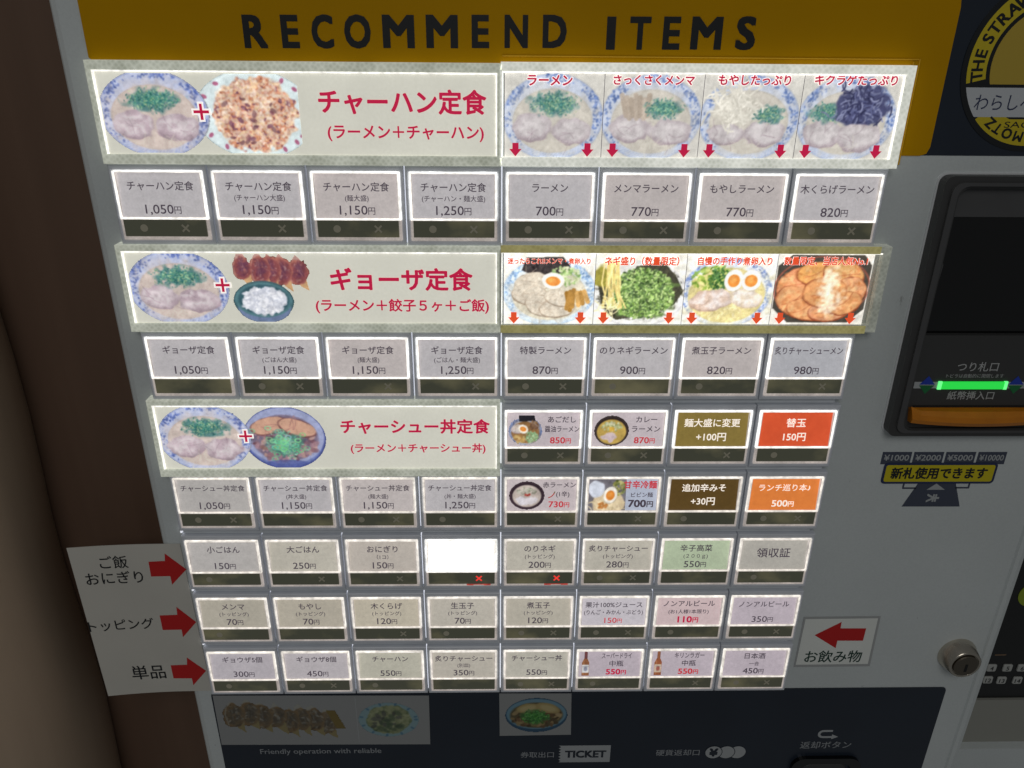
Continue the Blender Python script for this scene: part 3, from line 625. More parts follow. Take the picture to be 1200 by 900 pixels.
# casing: rounded front corners, swept front profile
prof = []
for k in range(7): t = math.radians(90*k/6); prof.append((XL+7-7*math.sin(t)*1.0, PANEL+7-7*math.cos(t)))
left = [(XL+4, PANEL), (XL+1.6, PANEL+.8), (XL+.5, PANEL+2), (XL, PANEL+5), (XL, 250)]
right = [(XR, 250), (XR, PANEL+5), (XR-.6, PANEL+2.2), (XR-2.2, PANEL+.3), (XR-5, PANEL-.7), (XR-7.4, PANEL-.5), (XR-8.2, PANEL+.7), (XR-8.9, PANEL)]
outl = left+right; n = len(outl)
cas = MB(); cas.add([(x, y, BASE) for x, y in outl]+[(x, y, ZT) for x, y in outl],
                    [(i, i+n, (i+1) % n+n, (i+1) % n) for i in range(n)]+[tuple(range(n)), tuple(reversed(range(n, 2*n)))])
cas.build('casing', paint, tm, WL[tm])

# yellow header film (L-shaped round the banner), navy film to its right, navy film below the grid
x_y0, x_y1 = -10.5, 369.2
P = [(-10.5, 6.8), (-9, 5.6), (340, 5.6), (340, -32.4), (365, -32.4), (368, -31.4), (369.2, -28.5)]
P += [(369.2-9+9*math.cos(math.radians(a)), 30+9*math.sin(math.radians(a))) for a in (0, 20, 45, 70, 90)]+[(-10.5, 39)]
hd = MB().prism(P, PANEL-.35, PANEL-.02).build('header_film', yellow, tm, (180, PANEL, 20))
MB().prism(rect(340, XR-10, -32.2, 60), PANEL-.16, PANEL+.5).build('navy_film', navy, tm, (420, PANEL, 10))
t = Txt()
for ch, cxp in zip('RECOMMEND', (299, 340, 378, 419, 467, 518, 563, 605, 650)):
    c = U(cxp, 36); t.line(ch, c[0], c[1], 19.0*.94, bold=.034, width={'R': 10.2, 'E': 7.6, 'C': 9.4, 'O': 11.4, 'M': 13.8, 'N': 10.2, 'D': 10.4}[ch])
for ch, cxp in zip('ITEMS', (716, 750, 787, 828, 874)):
    c = U(cxp, 38); t.line(ch, c[0], c[1], 19.0*.94, bold=.034, width={'I': 3.9, 'T': 9.2, 'E': 7.6, 'M': 13.6, 'S': 8.6}[ch])
t.build('lettering', black_ink, hd, PANEL-.5, (180, PANEL, 20))
lf = MB().prism(rrect(-12.5, 457, -520, -361.6, 3), PANEL-.3, PANEL-.02).build('lower_film', navy, tm, (220, PANEL, -400))

# ------------------------------------------------------------------ push buttons
LX, LZ = 0.0, 0.0   # local: x from the lens left edge, z from the lens top (negative down)
gap = .75
hx0, hx1, hz0, hz1 = -(A-LW)/2+gap/2, LW+(A-LW)/2-gap/2, -LH-2.5, 3.0
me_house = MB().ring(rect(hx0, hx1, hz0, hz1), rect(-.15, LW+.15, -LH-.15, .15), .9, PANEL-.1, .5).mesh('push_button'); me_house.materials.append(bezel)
rimb = MB().ring(rect(0, LW, -22.0, 0), rect(.8, LW-.8, -21.2, -.5), 0, 5.5, .12, 3.4)
me_rim = rimb.mesh('light_rim'); me_rim.materials.append(white_leak)
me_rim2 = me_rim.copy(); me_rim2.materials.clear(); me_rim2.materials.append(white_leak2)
me_lip = MB().ring(rect(.82, LW-.82, -21.18, -.52), rect(1.3, LW-1.3, -20.95, -.8), .42, 3.3, .1, 2.6).mesh('lens_lip'); me_lip.materials.append(M('lens_lip_plastic', (186, 180, 178), .2, em=.5, emcol=(214, 206, 200), noise=[(150, .3)]))
me_win = MB().box(1.2, LW-1.2, -.15, 5, -29.9, -22.1).mesh('indicator_window'); me_win.materials.append(window_m)
cb = MB().ring([(0, -LH), (LW, -LH), (LW, -22.05), (0, -22.05)], [(1.1, -30.0), (LW-1.1, -30.0), (LW-1.1, -22.08), (1.1, -22.08)], .1, 5.5, .3, 5)
cb.box(9, 13, -.12, .1, -31.0, -30.6); cb.box(27, 33, -.12, .1, -31.1, -30.6)
me_base = cb.mesh('clear_base'); me_base.materials.append(clear_base)
def card_y(z): return .75+(z+21.3)/20.5*1.6        # the card leans back a little inside the lens
me_card = MB().add([(.9, card_y(-21.3), -21.3), (LW-.9, card_y(-21.3), -21.3), (LW-.9, card_y(-.8), -.8), (.9, card_y(-.8), -.8)], [(0, 1, 2, 3)]).mesh('label_card')
me_o = MB().prism(circle(0, 0, 1.75, 20), -.24, -.16).mesh('circle_mark')
xb = MB()
for s_ in (1, -1):
    d = 1.6; q = .42
    xb.prism([(-d-q*.7, s_*(-d+q*.7)), (-d+q*.7, s_*(-d-q*.7)), (d+q*.7, s_*(d-q*.7)), (d-q*.7, s_*(d+q*.7))][::s_], -.24 if s_ > 0 else -.27, -.16)
me_x = xb.mesh('cross_mark')
strips = {}
CARDS = {}
def card_mat(c, em=.74):
    g = sum(c)/3
    if em < .8: c = tuple(int((g+(v-g)*(.72 if max(c)-min(c) < 45 else .9))*.985) for v in c)
    k = (c, em)
    if k not in CARDS:
        CARDS[k] = M('backlit_card_%d_%d_%d' % c, c, .55, em=em, noise=[(38, .05), (420, .06), (1100, .05)])
    return CARDS[k]
GR = (184, 179, 181); PK = (190, 178, 175); BE = (188, 181, 164); LI = (198, 182, 190); PI = (208, 178, 180); GRY = (178, 172, 168); LIL = (186, 170, 182)
ink = {'k': paper_ink, 'w': white_ink, 'r': price_red, 'R': crim_ink}
def button(c, r, bg, lines, pics=(), leds=False, em=.74, marks=True):
    """lines: (kind, text, x, z, em, ink, bold) in lens mm; kind n = lettering, p = price"""
    loc = (X0+c*A, 0, -r*B)
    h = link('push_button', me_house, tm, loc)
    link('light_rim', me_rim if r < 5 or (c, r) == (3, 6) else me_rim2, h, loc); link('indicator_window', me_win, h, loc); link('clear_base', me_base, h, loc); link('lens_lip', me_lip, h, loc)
    cd = link('label_card', me_card.copy(), h, loc); cd.data.materials.clear(); cd.data.materials.append(card_mat(bg, em))
    groups = {}
    for kind, body, x, z, e, ik, bold in lines:
        tt = groups.setdefault(ik, Txt())
        if kind == 'p': tt.price(body, loc[0]+x, loc[2]-z, e, bold)
        else: tt.line(body, loc[0]+x, loc[2]-z, e, bold=bold, maxw=35.2 if x > 19 and x < 22 else 18.4)
    for ik, tt in groups.items(): tt.build('lettering', ink[ik], h, lambda z: card_y(z-loc[2])-.07, loc)
    for kind, x0, x1, z0, z1 in pics:
        pc = pic_small(kind); link('picture', pc.mesh('picture', x0, x1, -z1, -z0, card_y), h, loc, backlit_print)
    if marks:
        if rng.random() < .58: link('circle_mark', me_o, h, (loc[0]+10.3, 0, loc[2]-26.0), mark_dim)
        if not leds:
            if rng.random() < .58: link('cross_mark', me_x, h, (loc[0]+29.6, 0, loc[2]-26.0), mark_dim)
    if leds:
        mm = me_x.copy(); mm.materials.clear(); mm.materials.append(led_red)
        link('cross_mark', mm, h, (loc[0]+30.2, 0, loc[2]-26.0))
        MB().prism(rrect(loc[0]+23, loc[0]+37, loc[2]-31.1, loc[2]-30.1, .4), -.05, .4, .1).build('painted_led_glow', red_base, h, loc)  # red LED's glow on the clear base, drawn as an added emissive strip
    return h
HC = LW/2
def std(name, sub=None, price=None, e=4.4, pe=5.9, ik='k'):
    L = [('n', name, HC, 6.9 if price else 10.2, e, 'k', .011)]
    if sub: L.append(('n', sub, HC, 12.0, 3.1, 'k', .008))
    if price: L.append(('p', price, HC, 17.3, pe, ik, .006))
    return L
# row 1
for c, (nm, sb, pr, bg) in enumerate((('チャーハン定食', None, '1,050', GR), ('チャーハン定食', '(チャーハン大盛)', '1,150', GR), ('チャーハン定食', '(麺大盛)', '1,150', PK),
    ('チャーハン定食', '(チャーハン・麺大盛)', '1,250', GR), ('ラーメン', None, '700', GR), ('メンマラーメン', None, '770', PK), ('もやしラーメン', None, '770', PK), ('木くらげラーメン', None, '820', GR))):
    button(c, 1, bg, std(nm, sb, pr))
for c, (nm, sb, pr, bg) in enumerate((('ギョーザ定食', None, '1,050', GR), ('ギョーザ定食', '(ごはん大盛)', '1,150', GR), ('ギョーザ定食', '(麺大盛)', '1,150', PK),
    ('ギョーザ定食', '(ごはん・麺大盛)', '1,250', GR), ('特製ラーメン', None, '870', GR), ('のりネギラーメン', None, '900', GR), ('煮玉子ラーメン', None, '820', PK), ('炙りチャーシューメン', None, '980', (176, 175, 182)))):
    button(c, 3, bg, std(nm, sb, pr))
# row 4, right half
button(4, 4, LI[:2]+(188,), [('n', 'あごだし', 30, 5.6, 3.9, 'k', .012), ('n', '醤油ラーメン', 30.2, 11.0, 3.9, 'k', .012), ('p', '850', 29.5, 17.4, 5.0, 'r', .02)], [('ago', 1.6, 20, 2.2, 20.6)])
button(5, 4, LI[:2]+(188,), [('n', 'カレー', 30, 5.6, 4.0, 'k', .012), ('n', 'ラーメン', 30, 11.0, 4.0, 'k', .012), ('p', '870', 29.5, 17.4, 5.0, 'r', .02)], [('curry', 2.0, 21, 2.2, 20.8)])
button(6, 4, (122, 104, 52), [('n', '麺大盛に変更', HC, 7.6, 5.0, 'w', .016), ('n', '+100円', HC, 15.6, 5.4, 'w', .016)], em=.9)
button(7, 4, (198, 78, 44), [('n', '替玉', HC, 7.6, 5.4, 'w', .016), ('n', '150円', HC, 15.6, 5.4, 'w', .016)], em=.9)
# row 5
for c, (nm, sb, pr, bg) in enumerate((('チャーシュー丼定食', None, '1,050', GRY), ('チャーシュー丼定食', '(丼大盛)', '1,150', GR), ('チャーシュー丼定食', '(麺大盛)', '1,150', PK), ('チャーシュー丼定食', '(丼・麺大盛)', '1,250', GR))):
    button(c, 5, bg, std(nm, sb, pr, 3.9))
button(4, 5, LI[:2]+(186,), [('n', '赤ラーメン', 30, 5.2, 3.7, 'k', .012), ('n', '(1辛)', 32, 10.8, 3.6, 'k', .012), ('p', '730', 30, 17.0, 5.2, 'r', .02)], [('aka', 1.9, 22, 2.2, 20.8), ('chili', 23.6, 28, 9, 13.5)])
button(5, 5, (176, 184, 206), [('n', '甘辛冷麺', 29.8, 5.2, 5.0, 'r', .03), ('n', 'ビビン麺', 31, 11.4, 3.2, 'k', .012), ('p', '700', 30.5, 16.6, 6.2, 'k', .03)], [('rei', 1.2, 22, 1.2, 21.3)])
button(6, 5, (82, 62, 28), [('n', '追加辛みそ', HC, 7.2, 5.0, 'w', .016), ('n', '+30円', HC, 15.4, 5.4, 'w', .016)], em=.9)
button(7, 5, (204, 116, 54), [('n', 'ランチ巡り本♪', HC, 7.2, 4.6, 'w', .008), ('p', '500', HC, 16.8, 5.6, 'w', .016)], em=.9)
# row 6
button(0, 6, GRY, std('小ごはん', None, '150', 4.7)); button(1, 6, BE, std('大ごはん', None, '250', 4.7)); button(2, 6, (188, 178, 164), std('おにぎり', '（1コ）', '150', 4.7))
button(3, 6, (255, 253, 246), [], leds=True, em=1.25); button(4, 6, BE, std('のりネギ', '(トッピング)', '200', 4.6), leds=True)
button(5, 6, BE, std('炙りチャーシュー', '(トッピング)', '280', 4.3)); button(6, 6, (176, 194, 154), std('辛子高菜', '(２００ｇ)', '550', 4.7)); button(7, 6, (176, 170, 160), std('領収証', None, None, 6.6))
# row 7
for c, (nm, pr) in enumerate((('メンマ', '70'), ('もやし', '70'), ('木くらげ', '120'), ('生玉子', '70'), ('煮玉子', '120'))):
    button(c, 7, ((174, 166, 148), (180, 170, 150), (192, 180, 156), (186, 178, 162), (182, 174, 156))[c], std(nm, '(トッピング)', pr, 4.7))
button(5, 7, (196, 188, 196), [('n', '果汁100%ジュース', HC, 6.8, 4.2, 'k', .012), ('n', '(りんご・みかん・ぶどう)', HC, 12.0, 3.6, 'k', .012), ('p', '150', HC, 17.6, 5.2, 'r', .01)])
button(6, 7, PI, [('n', 'ノンアルビール', HC, 6.2, 4.5, 'k', .012), ('n', '(お1人様1本限り)', HC, 11.8, 3.2, 'k', .012), ('p', '110', HC, 17.2, 6.0, 'R', .03)])
button(7, 7, LIL, std('ノンアルビール', None, '350', 4.4))
# row 8
for c, (nm, sb, pr, bg) in enumerate((('ギョウザ5個', None, '300', (176, 168, 174)), ('ギョウザ8個', None, '450', (182, 174, 178)), ('チャーハン', None, '550', (184, 180, 160)), ('炙りチャーシュー', '(別皿)', '350', (184, 176, 160)), ('チャーシュー丼', None, '550', (182, 176, 160)))):
    button(c, 8, bg, std(nm, sb, pr, 4.5))
for c, nm, bt in ((5, 'スーパードライ', 'b1'), (6, 'キリンラガー', 'b2')):
    button(c, 8, LIL, [('n', nm, 24.5, 5.6, 4.6, 'k', .012), ('n', '中瓶', 24.5, 11.4, 4.6, 'k', .012), ('p', '550', 24.5, 17.4, 5.6, 'R' if c == 5 else 'r', .03)], [(bt, 2.4, 8.4, 2.2, 21)])
button(7, 8, LIL, [('n', '日本酒', HC, 6.4, 4.6, 'k', .012), ('n', '一合', HC, 12.2, 3.2, 'k', .012), ('p', '450', HC, 17.4, 5.8, 'k', .012)])
# lamps' light showing in the joints between buttons, and the spacer bars between rows
gx0, gx1 = X0-(A-LW)/2, X0+7*A+LW+(A-LW)/2
for r in (1, 3, 4, 5, 6, 7, 8):
    for c in range(8):
        if r == 4 and c < 4: continue
        if c < 1 or c > 6: continue
        xj = gx0+c*A
        MB().box(xj-gap/2+.1, xj+gap/2-.1, 4.6, PANEL-.05, -r*B+hz0+.6, -r*B+hz1-.6).build('joint_light', leak_strip, tm, (xj, 5, -r*B))
    if r >= 4:
        x0 = gx0 if r > 4 else gx0+4*A
        z1 = -(r-1)*B+hz0; z0 = -r*B+hz1
        MB().prism(rect(gx0+(4*A if r in (4, 5) else 0)+1.2, gx1-3, z0+.7, z1-.5), 3.2, PANEL-.1, .5).build('spacer_bar', spacer_m, tm, (170, 4, (z0+z1)/2))
        if r > 5: MB().box(gx0-.4, gx0+.5, 3.4, PANEL-.1, z0+.6, z1-.5).build('joint_light', leak_strip, tm, (gx0, 5, z0))

# ------------------------------------------------------------------ backlit banners
def banner(x0, x1, z0, z1, cx0, cx1, cz0, cz1, mat, lit=True, yf=-1.2):
    loc = ((x0+x1)/2, 0, (z0+z1)/2)
    b = MB().ring(rect(x0, x1, z0, z1), rect(cx0-.8, cx1+.6, cz0-.05, cz1+.7), yf, PANEL-.1, .5, 2.4).build('banner_case', mat, tm, loc)
    lr = MB().box(cx0-.78, cx1+.58, yf+.6, 4, cz1+.02, cz1+.68).box(cx0-.78, cx0, yf+.7, 4, cz0-.02, cz1)
    if lit: lr.box(cx1, cx1+.58, yf+.7, 4, cz0-.02, cz1)
    lr.build('light_rim', white_leak, b, loc)
    return b, loc
YC = .1
def left_banner(z0, z1, cz0, cz1, title, sub, tx, kind, cx0):
    x0, x1 = cx0-3.2, gx0+4*A-.6
    b, loc = banner(x0, x1, z0, z1, cx0, x1-2.2, cz0, cz1, prism_w)
    MB().flat(rect(cx0-.2, x1-2.0, cz0-.2, cz1+.2), YC).build('banner_card', banner_paper, b, loc)
    p = pic_left(kind); pw = 87.0 if kind == 0 else 88.0
    link('picture', p.mesh('picture', cx0-loc[0], cx0+pw-loc[0], cz0-loc[2], cz1-loc[2], YC-.08), b, loc, backlit_print)
    zt, zs = (tx[2], tx[3])
    xa, xb = U(tx[0], zt, YC)[0], U(tx[1], zt, YC)[0]; t = Txt()
    pxline(t, title, tx[0], tx[1], zt, YC, bold=.03); pxline(t, sub, tx[4], tx[5], zs, YC, bold=.024)
    t.build('lettering', crim_ink, b, YC-.15, loc)
    pc = U(tx[6], tx[7], YC); pt = Txt(); po = Txt()
    g = lambda d, q: [(pc[0]-d, pc[1]-q), (pc[0]-q, pc[1]-q), (pc[0]-q, pc[1]-d), (pc[0]+q, pc[1]-d), (pc[0]+q, pc[1]-q), (pc[0]+d, pc[1]-q),
                      (pc[0]+d, pc[1]+q), (pc[0]+q, pc[1]+q), (pc[0]+q, pc[1]+d), (pc[0]-q, pc[1]+d), (pc[0]-q, pc[1]+q), (pc[0]-d, pc[1]+q)]
    MB().flat(g(4.2, 1.35), YC-.16).build('plus_outline', outline_white, b, loc)
    MB().flat(g(3.4, .62), YC-.22).build('plus_sign', crim_ink, b, loc)
    return b
left_banner(-37.4, 6.0, -33.0, 1.4, 'チャーハン定食', '(ラーメン＋チャーハン)', (373, 570, 120, 155, 384, 567, 236, 131), 0, -6.8)
left_banner(-118.0, -74.6, -113.4, -78.2, 'ギョーザ定食', '(ラーメン＋餃子５ヶ＋ご飯)', (387, 554, 328, 358, 370, 573, 261, 334), 1, -9.6)
left_banner(-200.8, -155.6, -196.2, -159.2, 'チャーシュー丼定食', '(ラーメン＋チャーシュー丼)', (399, 574, 500, 525, 411, 569, 288, 511), 2, -9.6)
def arrow_down(cx, cz, s): return [(cx-.34*s, cz+.75*s), (cx-.34*s, cz+.1*s), (cx-.68*s, cz+.1*s), (cx, cz-.7*s), (cx+.68*s, cz+.1*s), (cx+.34*s, cz+.1*s), (cx+.34*s, cz+.75*s)]
def right_banner(z0, z1, cz0, cz1, xe, caps, kinds, inkm, mat, capz, divs):
    x0 = gx0+4*A-.6; x1 = xe+4.6
    b, loc = banner(x0, x1, z0, z1, x0+.9, xe, cz0, cz1, mat, kinds[0] < 4)
    for k in range(4):
        a, d = divs[k]+.12, divs[k+1]-.12
        p = pic_right(kinds[k])
        link('photo_card', p.mesh('photo_card', a-loc[0], d-loc[0], cz0-loc[2], cz1-loc[2], YC), b, loc, backlit_print)
        MB().flat(rect(divs[k]-.2, divs[k]+.2, cz0, cz1), YC+.06).build('card_joint', paper_ink, b, loc)
        (c0, c1, body) = caps[k]
        t = Txt(); o = Txt(); pxline(t, body, c0, c1, capz, YC, bold=.03 if kinds[k] < 4 else .03, squash=1.0 if kinds[k] < 4 else 1.15)
        pxline(o, body, c0-.8, c1+.8, capz, YC, bold=.09 if kinds[k] < 4 else .055, squash=1.0 if kinds[k] < 4 else 1.15)
        o.build('lettering_outline', outline_white, b, YC-.1, loc); t.build('lettering', inkm, b, YC-.2, loc)
        for ax in (a+5.0, d-6.2):
            MB().flat(arrow_down(ax, cz0+3.0, 4.1), YC-.14).build('arrow_mark', inkm, b, loc)
    return b
right_banner(-37.4, 6.6, -33.2, 2.2, 347.6, ((618, 671, 'ラーメン'), (719, 814, 'さっくさくメンマ'), (842, 927, 'もやしたっぷり'), (955, 1052, 'キクラゲたっぷり')),
             (0, 1, 2, 3), crim_ink, prism_b, 94, (gx0+4*A+1.0, 215.2, 259.4, 303.6, 347.6))
right_banner(-117.6, -74.0, -113.6, -77.8, 353.6, ((595, 692, '迷ったらこれ!!メンマ・煮卵入り'), (709, 796, 'ネギ盛り（数量限定）'), (818, 905, '自慢の手作り煮卵入り'), (919, 1017, '数量限定、当店人気No.1')),
             (4, 5, 6, 7), orange_ink, prism_g, 306, (gx0+4*A+1.0, 215.6, 259.8, 304.0, 351.0))
for z0, z1 in ((-117.9, -113.9), (-77.3, -73.7)):
    MB().prism(rect(gx0+4*A-.4, 352.6, z0, z1), -1.6, -1.25, .1).build('tape_strip', prism_y, tm, (260, -1.4, z0))
# narrow clear film lip that overlaps the yellow film
amb = M('amber_clear_edge', (220, 170, 40), .2)
MB().prism(rect(355.6, 356.1, -36.5, 9.2), PANEL-.9, PANEL-.36, .1).build('clear_lip', amb, tm, (354, 5, -14))
MB().prism(rect(353.0, 353.4, -36.5, 8.0), PANEL-.9, PANEL-.36, .1).build('clear_lip', amb, tm, (354, 5, -14))
MB().prism(rect(gx0+4*A, 355.5, 8.7, 9.2), PANEL-.9, PANEL-.36, .1).build('clear_lip', amb, tm, (260, 5, 8))

# ------------------------------------------------------------------ banknote unit
bu = MB().ring(rrect(376.8, 462, -176.6, -40.6, 4), rrect(384.5, 454, -172, -46, 5), -.6, PANEL-.1).build('banknote_unit', black_pl, tm, (420, 4, -110))
MB().ring(rrect(380.2, 459, -174.2, -43.4, 5), rrect(383.2, 455.4, -172.6, -45.0, 5), -1.9, -.55).build('raised_frame', black_pl2, bu, (420, -1, -110))
MB().ring(rrect(375.9, 463, -177.4, -39.8, 4.6), rrect(377.6, 461, -175.9, -41.4, 4), PANEL-.7, PANEL+.5).build('cutout_edge', M('pale_cut_edge', (215, 218, 220), .4), tm, (420, 5, -110))
MB().box(384, 455, 2.5, 5.8, -60, -45.5).build('top_cowl', black_pl2, bu, (420, 4, -52))
sg = MB().box(384, 455, 4.6, 5.7, -120, -59.5).build('screen', black_gloss, bu, (420, 5, -90))
MB().prism([(383.9, -98), (386.4, -95), (387.2, -84), (386.2, -81.5), (383.9, -80)][::-1][::-1], 3.0, 4.5).build('side_tab', black_pl2, bu, (385, 4, -90))
cs = MB().prism(rect(384, 455, -172.2, -119.8), .6, 5.8, .6).build('console', M('charcoal_console', (58, 58, 58), .5), bu, (420, 3, -146))
YL = .6
def pxbox(x0, y0, x1, y1, Y):
    a = U(x0, (y0+y1)/2, Y); b = U(x1, (y0+y1)/2, Y); t_ = U((x0+x1)/2, y0, Y); d = U((x0+x1)/2, y1, Y); return rect(a[0], b[0], d[1], t_[1])
MB().prism(pxbox(1071, 447.5, 1206, 455, YL), YL-.1, YL+.3).build('grey_band', grey_ink, cs, (420, YL, -146))
gb = MB().prism(pxbox(1099.5, 447, 1178.6, 455.5, YL), YL-.9, YL+.3, .3).build('green_lamp_bar', green_lamp, cs, (420, YL, -150))
for ga, gb_ in ((1098.6, 1102.6), (1175.4, 1179.4)):
    MB().prism(pxbox(ga, 446.6, gb_, 455.9, YL), YL-1.1, YL+.3, .3).build('lamp_end', M('green_lamp_end', (120, 255, 150), .2, em=.9, emcol=(110, 255, 140)), cs, (420, YL, -150))
for xc in (1086, 1190):
    c = U(xc, 451, YL); d = 4.1
    MB().flat([(c[0]-d, c[1]+.2), (c[0]+d, c[1]+.2), (c[0], c[1]+d+1)], YL-.2).build('diamond_mark', blue_mark, cs, (c[0], YL, c[1]))
    MB().flat([(c[0]+d, c[1]-.2), (c[0]-d, c[1]-.2), (c[0], c[1]-d-1)], YL-.2).build('diamond_mark', green_mark, cs, (c[0], YL, c[1]))
t = Txt(); pxline(t, 'つり札口', 1122, 1170, 430, YL, .01); pxline(t, 'トビラは自動的に開閉します', 1109, 1176, 440.5, YL); pxline(t, '紙幣挿入口', 1110, 1164.5, 463.5, YL, .01)
t.build('lettering', M('dim_grey_ink', (176, 178, 178), .5), cs, YL-.1, (420, YL, -140))
# amber entry lip: a shallow curved scoop
z_t = U(1100, 478, 0)[1]; xa, xb_ = U(1069, 484, -4)[0], 460
am = MB(); N = 14
for j, (yy, zz) in enumerate(((.8, 0), (-3.5, -.6), (-6.0, -2.2), (-6.6, -5.0), (-5.2, -7.4), (.8, -8.0))):
    for k in range(N+1):
        u = k/N; bow = 1-(2*u-1)**2
        yq = yy if yy > 0 else yy*(.55+.45*bow); am.v.append((xa+(xb_-xa)*u+(1.2 if k == 0 else 0)*(j > 2), yq, z_t+zz-(bow*1.1 if j >= 2 else 0)+(2.2*(abs(2*u-1) > .95) if j in (1, 2) else 0)))
am.f = [(j*(N+1)+k, (j+1)*(N+1)+k, (j+1)*(N+1)+k+1, j*(N+1)+k+1) for j in range(5) for k in range(N)]
am.f += [tuple((j*(N+1)) for j in range(6)), tuple(reversed([j*(N+1)+N for j in range(6)]))]
am.build('entry_lip', amber, bu, (425, 0, z_t), smooth=False)
MB().box(xa+2, xb_-2, .35, .62, z_t+.2, z_t+1.3).build('note_slot', rubber, bu, (425, .5, z_t))

# ------------------------------------------------------------------ denominations printed under the unit
dn = None
for k, (a, b, tx) in enumerate(((1034.7, 1069.2, '¥1000'), (1071.7, 1106.7, '¥2000'), (1109.2, 1144.2, '¥5000'), (1147, 1180.5, '¥10000'))):
    za, zb = U(a, 529.6)[1], U(a, 542.5)[1]; xA, xB = U(a, 529.6)[0], U(b, 529.6)[0]
    bx = MB().prism(rect(xA, xB, zb-.8, za), PANEL-.1, PANEL+.3).build('denomination_mark', M('slate_ink_%d' % k, (66, 72, 88), .5), tm, ((xA+xB)/2, PANEL, za))
    t = Txt().line(tx, (xA+xB)/2, (za+zb)/2, 5.0, width=(xB-xA)*.86, bold=.02); t.build('lettering', grey_ink, bx, PANEL-.2, WL[bx])
slate = MATS['slate_ink_0']
c = [U(*p) for p in ((1056.5, 593.5), (1124.5, 593.5), (1120, 566), (1076, 566))]
am2 = MB().prism(c, PANEL-.1, PANEL+.3).build('insert_arrow', slate, tm, ((c[0][0]+c[1][0])/2, PANEL, c[0][1]))
q = [U(*p) for p in ((1085.5, 573.7), (1107, 573.7), (1097.3, 566.4))]
MB().flat(q, PANEL-.2).build('arrow_tip', grey_ink, am2, WL[am2])
yc_ = U(1093, 583); Txt().line('¥', yc_[0], yc_[1]-.2, 9.5, bold=.022, rot=math.radians(90)).build('lettering', grey_ink, am2, PANEL-.2, WL[am2])
for pts in (((1059.3, 566.5), (1058.2, 572), (1072.5, 571.7)), ((1120.5, 571.5), (1134.7, 571.5), (1136.2, 566.2))):
    w3 = [U(*p) for p in pts]; s = MB()
    for (a, b) in zip(w3[:-1], w3[1:]):
        if abs(a[0]-b[0]) > abs(a[1]-b[1]): s.box(min(a[0], b[0])-.5, max(a[0], b[0])+.5, PANEL-.1, PANEL+.3, a[1]-.5, a[1]+.5)
        else: s.box(a[0]-.5, a[0]+.5, PANEL-.11, PANEL+.3, min(a[1], b[1])+.5, max(a[1], b[1]))
    s.build('bracket_mark', slate, tm, (w3[1][0], PANEL, w3[1][1]))

# ------------------------------------------------------------------ lower film print, coin return, lock
M('film_grey_ink', (150, 154, 158), .5)
for body, xa, xb, yc in (('Friendly operation with reliable', 305, 447, 879.3), ('券取出口', 610, 649, 884), ('硬貨返却口', 768.5, 819.6, 881.5), ('返却ボタン', 937.6, 997, 872.5)):
    pxline(Txt(), body, xa, xb, yc, PANEL, .008).build('lettering', MATS['film_grey_ink'], lf, PANEL-.42, WL[lf])
fg = MATS['film_grey_ink']
a = U(654.5, 883); b = U(715, 882.5); za, zb = U(685, 873)[1], U(685, 892.5)[1]
zig = [(a[0]+(1.6 if k % 2 else 0), za+(zb-za)*k/12) for k in range(13)]
tk = MB().flat(zig+[(b[0], zb), (b[0], za)], PANEL-.4).build('ticket_mark', grey_ink, lf, WL[lf])
Txt().line('TICKET', (a[0]+b[0])/2+.8, (za+zb)/2, 8.6, width=(b[0]-a[0])*.8, bold=.04).build('lettering', navy, lf, PANEL-.5, WL[lf])
for k, cxp in enumerate((864, 851, 836)):
    c = U(cxp, 881); MB().flat(circle(c[0], c[1], 5.6), PANEL-.38-.04*k).build('coin_mark', grey_ink, lf, WL[lf])
    MB().add([(x, PANEL-.39-.04*k, z) for x, z in circle(c[0], c[1], 5.95)]+[(x, PANEL-.39-.04*k, z) for x, z in circle(c[0], c[1], 5.45)], [(i, (i+1) % 40, 40+(i+1) % 40, 40+i) for i in range(40)]).build('coin_outline', navy, lf, WL[lf])
c = U(836, 881); Txt().line('¥', c[0], c[1], 9, bold=.06).build('lettering', navy, lf, PANEL-.55, WL[lf])
c = U(968, 859.6)
ua = [(c[0]+2+0*k, 0) for k in range(0)]
arc = lambda r: [(c[0]-2+r*math.cos(math.radians(x)), c[1]+r*math.sin(math.radians(x))) for x in range(90, 271, 20)]
ro, ri = 3.6, 1.9
MB().flat([(c[0]+4, c[1]+ro), *arc(ro), (c[0]+4, c[1]-ro), (c[0]+4, c[1]-ro-1.2), (c[0]+8.4, c[1]-2.6), (c[0]+4, c[1]-.4), (c[0]+4, c[1]-ri), *arc(ri)[::-1], (c[0]+4, c[1]+ri)][::-1], PANEL-.4).build('return_arrow', grey_ink, lf, WL[lf])
a, b = U(927, 889), U(1008, 889); zt = U(967, 885)[1]
rb = MB().ring(rrect(a[0], b[0], zt-46, zt, 9, 6), rrect(a[0]+6, b[0]-6, zt-40, zt-5, 7, 6), PANEL-3, PANEL-.2, 0, PANEL+8).build('return_button_well', black_gloss, tm, ((a[0]+b[0])/2, PANEL, zt-20))
MB().prism(rrect(a[0]+8, b[0]-8, zt-38, zt-7, 5, 5), PANEL-1, PANEL+5, 1).build('return_button', black_pl, rb, WL[rb])
lk = U(1121, 766)
lo = MB().lathe([(12.0, PANEL-.02), (12.0, PANEL-1), (11.5, PANEL-2.0), (9.9, PANEL-9.6), (9.2, PANEL-10.2), (8.2, PANEL-10.2), (8.0, PANEL-9.4)], *lk).build('lock', chrome, tm, (lk[0], PANEL, lk[1]), smooth=False)
for p in lo.data.polygons: p.use_smooth = len(p.vertices) == 4
